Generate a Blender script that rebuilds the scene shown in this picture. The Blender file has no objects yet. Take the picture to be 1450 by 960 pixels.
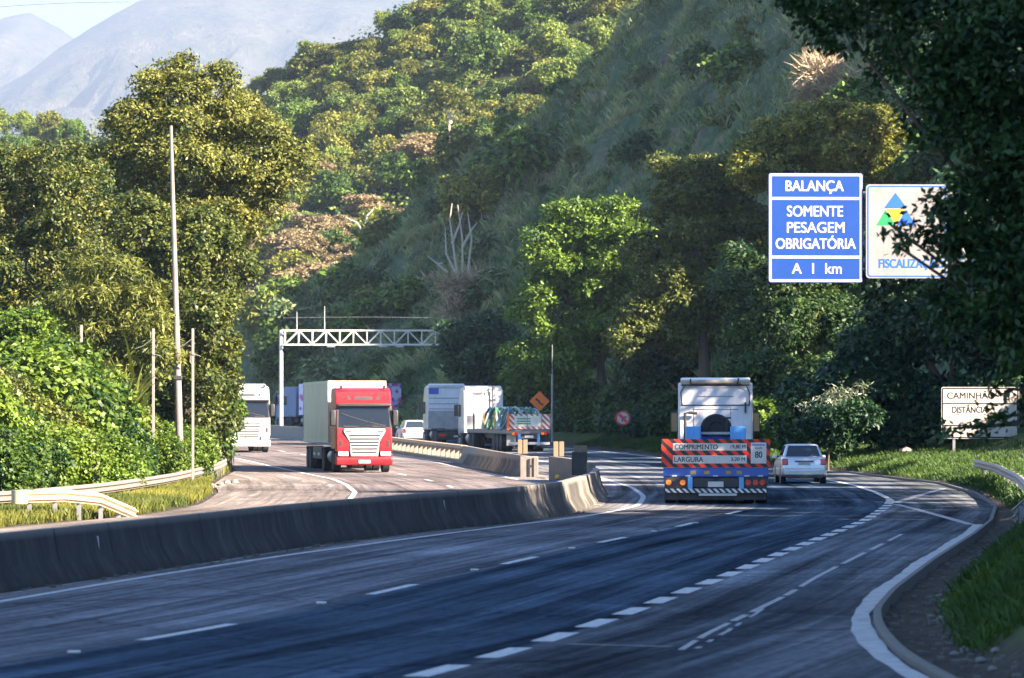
import bpy, math, random
import numpy as np
from mathutils import Vector, Matrix

random.seed(7)
R = np.random.default_rng(11)
S = bpy.context.scene
COL = S.collection
F, CX, HY, CH = 5600.0, 725.0, 590.0, 2.6      # lens in photo pixels, principal column, horizon row, eye height

# ------------------------------------------------------------------ survey
def zr(Y):
    Y = np.asarray(Y, float)
    return 0.0095 * 15 * np.logaddexp(0, (Y - 165) / 15)

def P(px, py, Y):
    return Vector(((px - CX) / F * Y, Y, CH + (HY - py) / F * Y))

def G(px, py):
    Y = F * CH / max(py - HY, 4)
    for _ in range(40):
        Y = 0.5 * Y + 0.5 * F * (CH - float(zr(Y))) / max(py - HY, 4)
    return ((px - CX) / F * Y, Y)

class Fn:
    def __init__(self, pts, smooth=8):
        pts = sorted(pts, key=lambda p: p[1])
        ys = np.arange(-40, 460, 0.5)
        xs = np.interp(ys, [p[1] for p in pts], [p[0] for p in pts])
        lo, hi = pts[0], pts[1]
        m = ys < lo[1]
        xs[m] = lo[0] + (ys[m] - lo[1]) * (hi[0] - lo[0]) / (hi[1] - lo[1])
        k = np.ones(int(smooth * 2) | 1); k /= k.sum()
        for _ in range(2):
            pad = len(k) // 2
            e = np.concatenate([2 * xs[0] - xs[pad:0:-1], xs, 2 * xs[-1] - xs[-2:-pad - 2:-1]])
            xs = np.convolve(e, k, 'valid')
        self.y, self.x = ys, xs
    def __call__(self, Y):
        return np.interp(Y, self.y, self.x)

far_bar = [(0.7, 165), (-2.3, 196), (-6.8, 225), (-13.7, 270), (-21, 300), (-45, 332), (-80, 360)]
near_bar = [G(0, 835), G(200, 806), G(400, 775), G(600, 750), G(700, 742), G(790, 728), G(838, 709), G(846, 699)]
BAR = Fn(near_bar + [(2.3, 150)] + far_bar, 4)
LEDGE = Fn([G(0, 852), G(200, 818), G(400, 787), G(600, 760), G(740, 742), G(830, 731), G(880, 722), G(905, 715), G(912, 703),
            G(895, 690), G(850, 676), (1.9, 192), (-2.4, 217), (-9.5, 257), (-17.5, 297), (-40, 335), (-75, 365)], 4)
LANE = Fn([G(222, 903), G(345, 882), G(533, 840), G(717, 798), G(850, 768), G(955, 747), G(1006, 734), G(1070, 718), (8.2, 135), (8.6, 150),
           (8.4, 165), (6.6, 190), (3.2, 215), (-4, 257), (-11.5, 297), (-34, 340), (-70, 372)], 4)
REDGE = Fn([G(640, 945), G(735, 920), G(800, 898), G(860, 878), G(905, 862), G(950, 845), G(1035, 813), G(1075, 796), G(1120, 778), G(1180, 755),
            G(1225, 737), G(1255, 718), G(1262, 708), G(1240, 697), G(1210, 687), G(1175, 680), (12.0, 179), (9.0, 200), (6.1, 222), (0, 257), (-6.5, 297), (-28, 345), (-66, 380)], 4)
RASPH = Fn([(5.2, 15), (4.4, 30), G(1320, 960), G(1270, 930), G(1240, 895), G(1235, 870), G(1260, 840), G(1320, 795), G(1375, 760), G(1400, 740), G(1408, 718),
            G(1380, 700), (16.2, 150), (14.4, 177), (8.1, 215), (4.7, 238), (0.6, 262), (-4, 295), (-24, 347), (-62, 385)], 2)
LASPH = Fn([(-24, 40), (-18, 60), (-14, 80), (-11.5, 95), (-9.6, 105), (-9.2, 117), (-10, 135), (-11.3, 150), (-12, 165), (-12.5, 180), (-15, 200),
            (-19.5, 225), (-26, 260), (-34, 295), (-58, 325), (-90, 350)], 4)
LL = Fn([(-15, 55), (-12, 70), (-8, 92), (-6, 105), G(490, 715), G(503, 697), G(490, 686), G(470, 678), G(440, 672), G(340, 650), (-18.5, 230), (-25, 265), (-33, 300), (-56, 330), (-88, 354)], 2)
LR = Fn([(-9.2, 55), (-7.2, 67), (-5.4, 79), (-2.9, 91), (0.3, 106), (1.6, 124), (1.9, 138), G(775, 687), G(700, 672), G(620, 655), G(560, 645), (-14.6, 270), (-22, 300), (-46, 332), (-81, 360)], 4)

# ------------------------------------------------------------------ objects
def link(o, parent=None):
    COL.objects.link(o)
    if parent is not None:
        o.parent = parent
    return o

def tag(o, label=None, cat=None, group=None, kind=None):
    if label: o['label'] = label
    if cat: o['category'] = cat
    if group: o['group'] = group
    if kind: o['kind'] = kind
    return o

def thing(name, label, cat, loc=(0, 0, 0), rz=0.0, group=None):
    o = bpy.data.objects.new(name, None)
    o.empty_display_size = 0.3
    link(o)
    o.location = loc
    o.rotation_euler = (0, 0, rz)
    return tag(o, label, cat, group)

class MB:
    def __init__(self):
        self.v, self.f, self.m = [], [], []
    def add(self, vs, fs, m=0):
        b = len(self.v)
        self.v += [tuple(p) for p in vs]
        for f in fs:
            self.f.append(tuple(b + i for i in f)); self.m.append(m)
        return self
    def box(self, x0, x1, y0, y1, z0, z1, m=0):
        vs = [(x0, y0, z0), (x1, y0, z0), (x1, y1, z0), (x0, y1, z0), (x0, y0, z1), (x1, y0, z1), (x1, y1, z1), (x0, y1, z1)]
        return self.add(vs, [(0, 3, 2, 1), (4, 5, 6, 7), (0, 1, 5, 4), (1, 2, 6, 5), (2, 3, 7, 6), (3, 0, 4, 7)], m)
    def hexa(self, b, t, m=0):
        return self.add(list(b) + list(t), [(0, 3, 2, 1), (4, 5, 6, 7), (0, 1, 5, 4), (1, 2, 6, 5), (2, 3, 7, 6), (3, 0, 4, 7)], m)
    def quad(self, a, b, c, d, m=0):
        return self.add([a, b, c, d], [(0, 1, 2, 3)], m)
    def cyl(self, p0, p1, r0, r1=None, n=12, m=0, cap=True):
        r1 = r0 if r1 is None else r1
        p0, p1 = Vector(p0), Vector(p1)
        d = (p1 - p0).normalized()
        a = d.orthogonal().normalized(); b = d.cross(a)
        vs = []
        for p, r in ((p0, r0), (p1, r1)):
            for k in range(n):
                t = 2 * math.pi * k / n
                vs.append(p + (a * math.cos(t) + b * math.sin(t)) * r)
        fs = [(k, (k + 1) % n, n + (k + 1) % n, n + k) for k in range(n)]
        if cap:
            fs += [tuple(range(n - 1, -1, -1)), tuple(range(n, 2 * n))]
        return self.add(vs, fs, m)
    def tube(self, pts, rs, n=8, m=0):
        pts = [Vector(p) for p in pts]
        if not hasattr(rs, '__len__'): rs = [rs] * len(pts)
        vs = []; prev = None
        for i, p in enumerate(pts):
            d = (pts[min(i + 1, len(pts) - 1)] - pts[max(i - 1, 0)]).normalized()
            if prev is None: a = d.orthogonal().normalized()
            else:
                a = prev - d * prev.dot(d)
                a = a.normalized() if a.length > 1e-6 else d.orthogonal().normalized()
            prev = a
            b = d.cross(a)
            for k in range(n):
                t = 2 * math.pi * k / n
                vs.append(p + (a * math.cos(t) + b * math.sin(t)) * rs[i])
        fs = []
        for i in range(len(pts) - 1):
            for k in range(n):
                fs.append((i * n + k, i * n + (k + 1) % n, (i + 1) * n + (k + 1) % n, (i + 1) * n + k))
        fs += [tuple(range(n - 1, -1, -1)), tuple(range((len(pts) - 1) * n, len(pts) * n))]
        return self.add(vs, fs, m)
    def prismx(self, poly, x0, x1, m=0):            # polygon in (y,z) extruded along x
        n = len(poly)
        vs = [(x0, y, z) for y, z in poly] + [(x1, y, z) for y, z in poly]
        fs = [tuple(range(n)), tuple(range(2 * n - 1, n - 1, -1))]
        fs += [(i, n + i, n + (i + 1) % n, (i + 1) % n) for i in range(n)]
        return self.add(vs, fs, m)
    def prismy(self, poly, y0, y1, m=0):            # polygon in (x,z) extruded along y
        n = len(poly)
        vs = [(x, y0, z) for x, z in poly] + [(x, y1, z) for x, z in poly]
        fs = [tuple(range(n - 1, -1, -1)), tuple(range(n, 2 * n))]
        fs += [(i, (i + 1) % n, n + (i + 1) % n, n + i) for i in range(n)]
        return self.add(vs, fs, m)
    def lathex(self, prof, cx, cy, cz, n=24, m=0):  # prof of (x,r)
        vs = []
        for x, r in prof:
            for k in range(n):
                t = 2 * math.pi * k / n
                vs.append((cx + x, cy + r * math.cos(t), cz + r * math.sin(t)))
        fs = []
        for i in range(len(prof) - 1):
            for k in range(n):
                fs.append((i * n + k, i * n + (k + 1) % n, (i + 1) * n + (k + 1) % n, (i + 1) * n + k))
        fs += [tuple(range(n - 1, -1, -1)), tuple(range((len(prof) - 1) * n, len(prof) * n))]
        return self.add(vs, fs, m)
    def loft(self, sections, m=0, closed=True, cap=True):
        n = len(sections[0]); vs = [p for s in sections for p in s]; fs = []
        for i in range(len(sections) - 1):
            for k in range(n if closed else n - 1):
                fs.append((i * n + k, i * n + (k + 1) % n, (i + 1) * n + (k + 1) % n, (i + 1) * n + k))
        if cap and closed:
            fs += [tuple(range(n - 1, -1, -1)), tuple(range((len(sections) - 1) * n, len(sections) * n))]
        return self.add(vs, fs, m)
    def build(self, name, mats, parent=None, bevel=0.0, smooth=False, seg=2, fix=True):
        me = bpy.data.meshes.new(name)
        me.from_pydata(self.v, [], self.f)
        if not isinstance(mats, (list, tuple)): mats = [mats]
        for mt in mats: me.materials.append(mt)
        if len(mats) > 1: me.polygons.foreach_set('material_index', self.m)
        if fix:
            import bmesh
            b = bmesh.new(); b.from_mesh(me)
            bmesh.ops.recalc_face_normals(b, faces=b.faces)
            b.to_mesh(me); b.free()
        if smooth or bevel:
            me.polygons.foreach_set('use_smooth', [True] * len(me.polygons))
            me.set_sharp_from_angle(angle=math.radians(38))
        o = link(bpy.data.objects.new(name, me), parent)
        if bevel:
            b = o.modifiers.new('bevel', 'BEVEL'); b.width = bevel; b.segments = seg; b.limit_method = 'ANGLE'; b.angle_limit = math.radians(35)
            b.harden_normals = False
        return o

def add_uv(o, name, fn):
    me = o.data
    co = np.empty(len(me.vertices) * 3); me.vertices.foreach_get('co', co); co = co.reshape(-1, 3)
    li = np.empty(len(me.loops), int); me.loops.foreach_get('vertex_index', li)
    uv = fn(co)[li]
    l = me.uv_layers.new(name=name)
    l.data.foreach_set('uv', uv.astype(np.float32).ravel())

# ------------------------------------------------------------------ materials
def nodes(name):
    m = bpy.data.materials.new(name); m.use_nodes = True
    nt = m.node_tree; nt.nodes.clear()
    out = nt.nodes.new('ShaderNodeOutputMaterial')
    return m, nt, out

def nd(nt, typ, **kw):
    n = nt.nodes.new(typ)
    for k, v in kw.items():
        if k.startswith('i_'):
            n.inputs[k[2:].replace('_', ' ')].default_value = v
        else: setattr(n, k, v)
    return n

def mixc(nt, a, b, fac, mode='MIX'):
    n = nt.nodes.new('ShaderNodeMix'); n.data_type = 'RGBA'; n.blend_type = mode
    for sock, v in ((n.inputs[0], fac), (n.inputs[6], a), (n.inputs[7], b)):
        if hasattr(v, 'links'): nt.links.new(v, sock)
        elif isinstance(v, (int, float)): sock.default_value = v
        else: sock.default_value = (*v, 1)
    return n.outputs[2]

def noise(nt, vec, scale, detail=3, rough=0.6):
    n = nd(nt, 'ShaderNodeTexNoise'); n.inputs['Scale'].default_value = scale; n.inputs['Detail'].default_value = detail; n.inputs['Roughness'].default_value = rough
    if vec is not None: nt.links.new(vec, n.inputs['Vector'])
    return n.outputs['Fac']

def ramp(nt, fac, stops):
    n = nt.nodes.new('ShaderNodeValToRGB')
    el = n.color_ramp.elements
    while len(el) < len(stops): el.new(0.5)
    for e, (p, c) in zip(el, stops):
        e.position = p; e.color = (*c, 1) if hasattr(c, '__len__') else (c, c, c, 1)
    nt.links.new(fac, n.inputs[0])
    return n.outputs[0]

def mapping(nt, vec, scale=(1, 1, 1), rot=(0, 0, 0)):
    n = nt.nodes.new('ShaderNodeMapping'); n.inputs['Scale'].default_value = scale; n.inputs['Rotation'].default_value = rot
    nt.links.new(vec, n.inputs['Vector'])
    return n.outputs[0]

def bump(nt, h, strength, dist=0.02):
    n = nt.nodes.new('ShaderNodeBump'); n.inputs['Strength'].default_value = strength; n.inputs['Distance'].default_value = dist
    nt.links.new(h, n.inputs['Height'])
    return n.outputs[0]

def principled(nt, out, col, rough=0.6, metal=0.0, spec=0.4, coat=0.0, normal=None):
    p = nt.nodes.new('ShaderNodeBsdfPrincipled')
    for k, v in (('Base Color', col), ('Roughness', rough), ('Metallic', metal), ('Specular IOR Level', spec), ('Coat Weight', coat)):
        if hasattr(v, 'links'): nt.links.new(v, p.inputs[k])
        elif k == 'Base Color': p.inputs[k].default_value = (*v, 1)
        else: p.inputs[k].default_value = v
    if normal is not None: nt.links.new(normal, p.inputs['Normal'])
    nt.links.new(p.outputs[0], out.inputs['Surface'])
    return p

_cache = {}
def paint(name, col, rough=0.45, metal=0.0, spec=0.5, coat=0.0, dirt=0.25, scale=3.0, dirtcol=(0.09, 0.075, 0.06), bmp=0.0):
    if name in _cache: return _cache[name]
    m, nt, out = nodes(name)
    tc = nd(nt, 'ShaderNodeTexCoord').outputs['Object']
    a = noise(nt, tc, scale, 5, 0.65)
    f = ramp(nt, a, [(0.42, 0.0), (0.75, dirt)])
    b = noise(nt, mapping(nt, tc, (6, 6, 0.6)), scale, 3)
    f2 = ramp(nt, b, [(0.5, 0.0), (0.8, dirt * 0.8)])
    c = mixc(nt, mixc(nt, col, dirtcol, f), dirtcol, f2)
    nm = bump(nt, noise(nt, tc, scale * 8, 3), bmp, 0.02) if bmp else None
    principled(nt, out, c, rough, metal, spec, coat, nm)
    _cache[name] = m
    return m

def stripes(name, c1, c2, freq, ax=(1, 0, 1), duty=0.5):
    m, nt, out = nodes(name)
    tc = nd(nt, 'ShaderNodeTexCoord').outputs['Object']
    d = nd(nt, 'ShaderNodeVectorMath', operation='DOT_PRODUCT'); d.inputs[1].default_value = tuple(a * freq for a in ax)
    nt.links.new(tc, d.inputs[0])
    fr = nd(nt, 'ShaderNodeMath', operation='FRACT'); nt.links.new(d.outputs['Value'], fr.inputs[0])
    gt = nd(nt, 'ShaderNodeMath', operation='GREATER_THAN'); gt.inputs[1].default_value = duty; nt.links.new(fr.outputs[0], gt.inputs[0])
    c = mixc(nt, c1, c2, gt.outputs[0])
    dirt = ramp(nt, noise(nt, tc, 3, 5), [(0.45, 0.0), (0.8, 0.35)])
    principled(nt, out, mixc(nt, c, (0.06, 0.05, 0.045), dirt), 0.45)
    return m

def leafmat(name, dark, light, trans=0.3, rough=0.5, objvar=0.35):
    m, nt, out = nodes(name)
    at = nd(nt, 'ShaderNodeAttribute', attribute_name='tint')
    oi = nd(nt, 'ShaderNodeObjectInfo')
    ad = nd(nt, 'ShaderNodeMath', operation='MULTIPLY_ADD'); ad.inputs[1].default_value = objvar; nt.links.new(oi.outputs['Random'], ad.inputs[0]); nt.links.new(at.outputs['Fac'], ad.inputs[2])
    sb = nd(nt, 'ShaderNodeMath', operation='SUBTRACT', use_clamp=True); sb.inputs[1].default_value = objvar / 2; nt.links.new(ad.outputs[0], sb.inputs[0])
    c = mixc(nt, dark, light, sb.outputs[0])
    p = nt.nodes.new('ShaderNodeBsdfPrincipled'); p.inputs['Roughness'].default_value = rough; p.inputs['Specular IOR Level'].default_value = 0.3
    nt.links.new(c, p.inputs['Base Color'])
    t = nt.nodes.new('ShaderNodeBsdfTranslucent')
    tcol = mixc(nt, c, (1.0, 1.0, 0.35), 1.0, 'MULTIPLY'); nt.links.new(tcol, t.inputs['Color'])
    mx = nt.nodes.new('ShaderNodeMixShader'); mx.inputs[0].default_value = trans
    nt.links.new(p.outputs[0], mx.inputs[1]); nt.links.new(t.outputs[0], mx.inputs[2])
    nt.links.new(mx.outputs[0], out.inputs['Surface'])
    return m

def glass(name, col=(0.02, 0.03, 0.04), rough=0.06):
    m, nt, out = nodes(name)
    principled(nt, out, col, rough, 0, 0.5, 0.0)
    return m

LF = dict(
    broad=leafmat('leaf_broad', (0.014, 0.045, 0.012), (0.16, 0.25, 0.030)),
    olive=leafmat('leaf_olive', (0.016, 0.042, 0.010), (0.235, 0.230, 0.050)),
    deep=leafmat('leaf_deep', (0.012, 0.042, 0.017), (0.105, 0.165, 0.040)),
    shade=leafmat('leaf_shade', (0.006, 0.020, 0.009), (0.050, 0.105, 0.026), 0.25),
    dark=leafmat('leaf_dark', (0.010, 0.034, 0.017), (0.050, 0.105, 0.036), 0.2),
    vine=leafmat('leaf_vine', (0.010, 0.040, 0.007), (0.145, 0.215, 0.022), 0.25, 0.5, 0.6),
    creeper=leafmat('leaf_creeper', (0.020, 0.042, 0.010), (0.17, 0.185, 0.035), 0.25, 0.5, 0.3),
    fine=leafmat('leaf_fine', (0.055, 0.075, 0.015), (0.21, 0.22, 0.045)),
    forest=leafmat('leaf_forest', (0.010, 0.044, 0.017), (0.26, 0.32, 0.046), 0.25, 0.6, 0.55),
    yellow=leafmat('leaf_yellow', (0.030, 0.056, 0.012), (0.31, 0.30, 0.05), 0.3, 0.6, 0.4),
    tan=leafmat('leaf_tan', (0.13, 0.10, 0.05), (0.40, 0.30, 0.17), 0.25, 0.7, 0.3),
    dry=leafmat('twig_dry', (0.16, 0.12, 0.08), (0.46, 0.35, 0.23), 0.1, 0.8, 0.2),
    pale=leafmat('leaf_pale', (0.06, 0.085, 0.05), (0.36, 0.40, 0.30), 0.2),
    grass=leafmat('grass_blade', (0.035, 0.065, 0.012), (0.21, 0.20, 0.035), 0.35, 0.6, 0.0),
    green=leafmat('grass_lush', (0.014, 0.045, 0.010), (0.060, 0.11, 0.018), 0.35, 0.6, 0.0),
    hill=leafmat('grass_hill', (0.055, 0.12, 0.05), (0.30, 0.32, 0.15), 0.3, 0.7, 0.0),
)
BARK = paint('bark', (0.10, 0.075, 0.055), 0.9, dirt=0.5, scale=4, bmp=0.6)
PALEBARK = paint('pale_bark', (0.42, 0.36, 0.30), 0.9, dirt=0.35, scale=4)
CONC = paint('concrete', (0.20, 0.175, 0.15), 0.85, dirt=0.6, scale=2.2, bmp=0.3)
GALV = paint('galvanised', (0.32, 0.32, 0.32), 0.45, metal=0.5, dirt=0.35, scale=2)
GALV2 = paint('galvanised_bleached', (0.22, 0.20, 0.185), 0.55, metal=0.2, dirt=0.5, scale=2, dirtcol=(0.16, 0.08, 0.04))
RUBBER = paint('rubber', (0.018, 0.018, 0.019), 0.85, dirt=0.5, dirtcol=(0.06, 0.055, 0.05))
BLACK = paint('black_plastic', (0.02, 0.02, 0.022), 0.5, dirt=0.3)
CHASSIS = paint('chassis_black', (0.022, 0.023, 0.026), 0.6, dirt=0.6, dirtcol=(0.07, 0.06, 0.05))
STEEL = paint('steel_rim', (0.45, 0.45, 0.46), 0.4, metal=0.6, dirt=0.4)
WHITE = paint('truck_white', (0.50, 0.49, 0.49), 0.35, coat=0.3, dirt=0.22, scale=1.6)
WPANEL = paint('panel_white', (0.55, 0.54, 0.51), 0.5, dirt=0.18, scale=2.5)
REDP = paint('truck_red', (0.25, 0.0035, 0.008), 0.4, coat=0.12, dirt=0.12, scale=2)
CREAM = paint('box_cream', (0.50, 0.45, 0.33), 0.5, dirt=0.25, scale=1.0)
BLUEP = paint('trailer_blue', (0.02, 0.09, 0.42), 0.4, dirt=0.35, scale=3)
LBLUE = paint('frame_light_blue', (0.10, 0.36, 0.70), 0.4, dirt=0.3, scale=3)
SILVER = paint('car_silver', (0.55, 0.56, 0.58), 0.3, metal=0.55, coat=0.6, dirt=0.12)
CARW = paint('car_white', (0.55, 0.55, 0.54), 0.3, coat=0.5, dirt=0.12)
GLASS = glass('dark_glass')
WSCREEN = glass('windscreen_glass', (0.010, 0.012, 0.015), 0.08)
TAILR = paint('tail_lamp_red', (0.55, 0.02, 0.012), 0.2, coat=0.5, dirt=0.1)
AMBER = paint('lamp_amber', (0.85, 0.20, 0.02), 0.2, coat=0.5, dirt=0.1)
LAMPC = paint('headlamp_clear', (0.75, 0.76, 0.78), 0.12, coat=0.8, dirt=0.05)
SIGNB = paint('sign_blue', (0.0012, 0.037, 0.20), 0.45, dirt=0.35, scale=1.5, dirtcol=(0.01, 0.05, 0.25))
SIGNW = paint('sign_white', (0.40, 0.39, 0.38), 0.5, dirt=0.10, scale=1.5)
SIGNBK = paint('sign_black', (0.015, 0.015, 0.017), 0.5, dirt=0.0)
ORANGE = paint('sign_orange', (0.90, 0.17, 0.01), 0.5, dirt=0.08)
REDS = paint('sign_red', (0.62, 0.02, 0.02), 0.5, dirt=0.08)
INKBLUE = paint('ink_blue', (0.01, 0.09, 0.50), 0.5, dirt=0.0)
INKGREEN = paint('ink_green', (0.01, 0.22, 0.07), 0.5, dirt=0.0)
INKYEL = paint('ink_yellow', (0.85, 0.48, 0.02), 0.5, dirt=0.0)
YELLOW = paint('marker_yellow', (0.75, 0.38, 0.03), 0.5, dirt=0.25)
BOARD = paint('weathered_board', (0.22, 0.15, 0.09), 0.8, dirt=0.45, scale=4)
ROADPAINT = paint('road_paint', (0.55, 0.55, 0.54), 0.75, dirt=0.95, scale=9, dirtcol=(0.12, 0.12, 0.13))
WORNPAINT = paint('road_paint_worn', (0.36, 0.36, 0.36), 0.75, dirt=1.0, scale=7, dirtcol=(0.09, 0.09, 0.10))
STONE = paint('pale_stone', (0.24, 0.23, 0.21), 0.9, dirt=0.4, scale=6, bmp=0.4)
HAZ = stripes('hazard_red_black', (0.70, 0.028, 0.012), (0.015, 0.015, 0.016), 3.0)
HAZW = stripes('hazard_white_black', (0.65, 0.65, 0.64), (0.03, 0.03, 0.035), 5.5)
HAZRW = stripes('hazard_red_white', (0.55, 0.10, 0.05), (0.72, 0.68, 0.64), 3.2)

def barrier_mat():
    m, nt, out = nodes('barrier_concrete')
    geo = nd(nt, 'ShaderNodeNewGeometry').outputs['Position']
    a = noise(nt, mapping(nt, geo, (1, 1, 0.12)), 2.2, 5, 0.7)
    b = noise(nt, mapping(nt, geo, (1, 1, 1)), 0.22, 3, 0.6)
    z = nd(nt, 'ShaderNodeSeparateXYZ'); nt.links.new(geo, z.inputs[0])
    c = ramp(nt, a, [(0.25, (0.012, 0.013, 0.013)), (0.5, (0.028, 0.028, 0.028)), (0.75, (0.075, 0.068, 0.060))])  # stain streaks, with shade painted into the dark base tone
    sunlit_tone = ramp(nt, a, [(0.25, (0.045, 0.04, 0.034)), (0.45, (0.15, 0.125, 0.10)), (0.75, (0.34, 0.28, 0.22))])  # paler tan painted in as sunlight on the farther stretch
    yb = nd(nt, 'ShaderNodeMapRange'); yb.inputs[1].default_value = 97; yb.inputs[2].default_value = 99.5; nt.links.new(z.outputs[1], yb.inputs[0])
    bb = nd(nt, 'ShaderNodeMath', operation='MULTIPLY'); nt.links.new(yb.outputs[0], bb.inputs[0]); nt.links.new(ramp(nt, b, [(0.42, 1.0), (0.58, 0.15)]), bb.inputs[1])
    c = mixc(nt, c, sunlit_tone, bb.outputs[0])
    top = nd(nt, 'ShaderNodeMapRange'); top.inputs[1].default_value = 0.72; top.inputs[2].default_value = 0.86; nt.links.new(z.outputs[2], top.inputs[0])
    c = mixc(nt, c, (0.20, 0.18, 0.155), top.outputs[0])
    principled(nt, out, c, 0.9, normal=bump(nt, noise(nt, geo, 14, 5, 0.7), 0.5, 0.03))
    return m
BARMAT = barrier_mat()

def road_mat(name, stops, streak=0.5, tint=(1, 1, 1)):
    m, nt, out = nodes(name)
    lane = nd(nt, 'ShaderNodeUVMap', uv_map='lane').outputs[0]
    met = nd(nt, 'ShaderNodeUVMap', uv_map='metres').outputs[0]
    sx = nd(nt, 'ShaderNodeSeparateXYZ'); nt.links.new(lane, sx.inputs[0])
    base = ramp(nt, sx.outputs[0], stops)
    s1 = noise(nt, mapping(nt, met, (1.1, 0.018, 1)), 1.6, 5, 0.65)
    s2 = noise(nt, mapping(nt, met, (4.0, 0.05, 1)), 1.4, 4, 0.7)
    pt = noise(nt, met, 0.13, 5, 0.6)
    gr = noise(nt, mapping(nt, met, (1, 0.35, 1)), 7, 6, 0.85)
    k = ramp(nt, s1, [(0.32, 1 - streak), (0.5, 1.0), (0.68, 1 + streak)])
    c = mixc(nt, base, k, 1.0, 'MULTIPLY')
    c = mixc(nt, c, ramp(nt, s2, [(0.32, 0.62), (0.68, 1.42)]), 0.85, 'MULTIPLY')
    c = mixc(nt, c, ramp(nt, pt, [(0.35, 0.68), (0.5, 1.0), (0.65, 1.30)]), 1.0, 'MULTIPLY')
    c = mixc(nt, c, ramp(nt, gr, [(0.30, 0.5), (0.70, 1.5)]), 0.9, 'MULTIPLY')
    # cracks and sealed joints
    v = nd(nt, 'ShaderNodeTexVoronoi', feature='DISTANCE_TO_EDGE'); v.inputs['Scale'].default_value = 0.16
    w = noise(nt, met, 1.2, 4)
    wv = nd(nt, 'ShaderNodeVectorMath', operation='MULTIPLY_ADD'); nt.links.new(met, wv.inputs[0]); wv.inputs[1].default_value = (1, 1, 1)
    cw = nd(nt, 'ShaderNodeCombineXYZ'); nt.links.new(w, cw.inputs[0]); nt.links.new(w, cw.inputs[1]); nt.links.new(cw.outputs[0], wv.inputs[2])
    nt.links.new(wv.outputs[0], v.inputs['Vector'])
    cr = ramp(nt, v.outputs['Distance'], [(0.0, 0.30), (0.009, 1.0)])
    c = mixc(nt, c, cr, 0.75, 'MULTIPLY')
    v2 = nd(nt, 'ShaderNodeTexVoronoi'); v2.inputs['Scale'].default_value = 0.10; nt.links.new(mapping(nt, wv.outputs[0], (1.6, 0.5, 1)), v2.inputs['Vector'])
    sep = nd(nt, 'ShaderNodeSeparateColor'); nt.links.new(v2.outputs['Color'], sep.inputs[0])
    c = mixc(nt, c, ramp(nt, sep.outputs[0], [(0.0, 0.72), (0.35, 1.0), (0.8, 1.0), (1.0, 1.25)]), 0.8, 'MULTIPLY')
    rg = ramp(nt, s1, [(0.3, 0.42), (0.7, 0.72)])
    principled(nt, out, c, rg, 0, 0.0, normal=bump(nt, noise(nt, met, 22, 4, 0.8), 0.3, 0.012))
    return m

# ------------------------------------------------------------------ ground
def sstep(a, b, x):
    t = np.clip((x - a) / (b - a), 0, 1); return t * t * (3 - 2 * t)

def vnoise(x, y, seed=0):
    r = np.zeros_like(x)
    rg = np.random.default_rng(seed)
    for k in range(9):
        f = 0.05 * 1.7 ** k; a = 1.0 / 1.45 ** k
        th = rg.uniform(0, 6.28); ph = rg.uniform(0, 6.28, 2)
        r += a * np.sin((x * math.cos(th) + y * math.sin(th)) * f * 6.28 + ph[0]) * np.cos((-x * math.sin(th) + y * math.cos(th)) * f * 5.1 + ph[1])
    return r

def ground_h(X, Y):
    X = np.asarray(X, float); Y = np.asarray(Y, float)
    z = zr(Y)
    d = X - RASPH(Y)
    near = np.where(d < 0.95, -0.10 * np.clip(d / 0.25, 0, 1), -0.10 + 0.75 * np.clip(d - 0.95, 0, 2.3) + 0.16 * np.clip(d - 3.25, 0, 40))
    far = 0.30 * np.clip(d - 0.15, 0, 1.6) + 0.10 * np.clip(d - 1.75, 0, 4) + 0.3 * np.clip(d - 6, 0, 30)
    t = sstep(84, 108, Y)
    right = np.where(d > 0, near * (1 - t) + far * t, 0)
    e = LASPH(Y) - X
    left = np.where(e > 0, 0.03 * np.clip(e, 0, 3) + 0.32 * np.clip(e - 3.4, 0, 12), 0)
    out = (np.clip(d, 0, 1) + np.clip(e, 0, 1))
    return z + right + left + 0.05 * vnoise(X * 2.0, Y * 2.0, 3) * np.clip(out, 0, 1) - 0.03

def grid_obj(name, Xs, Ys, Z, mat, attrs=None):
    nx, ny = Xs.shape[1], Xs.shape[0]
    me = bpy.data.meshes.new(name)
    co = np.stack([Xs, Ys, Z], -1).reshape(-1, 3)
    i = np.arange(nx * ny).reshape(ny, nx)
    q = np.stack([i[:-1, :-1], i[:-1, 1:], i[1:, 1:], i[1:, :-1]], -1).reshape(-1, 4)
    fill(me, co, q)
    me.polygons.foreach_set('use_smooth', [True] * len(me.polygons))
    for k, v in (attrs or {}).items():
        a = me.attributes.new(k, 'FLOAT', 'POINT'); a.data.foreach_set('value', np.asarray(v, np.float32).ravel())
    me.materials.append(mat)
    return link(bpy.data.objects.new(name, me))

def fill(me, co, q):
    k = q.shape[1]
    me.vertices.add(len(co)); me.vertices.foreach_set('co', np.asarray(co, np.float32).ravel())
    me.loops.add(q.size); me.loops.foreach_set('vertex_index', q.astype(np.int32).ravel())
    me.polygons.add(len(q)); me.polygons.foreach_set('loop_start', np.arange(0, q.size, k, dtype=np.int32))
    me.update(calc_edges=True)

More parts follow.
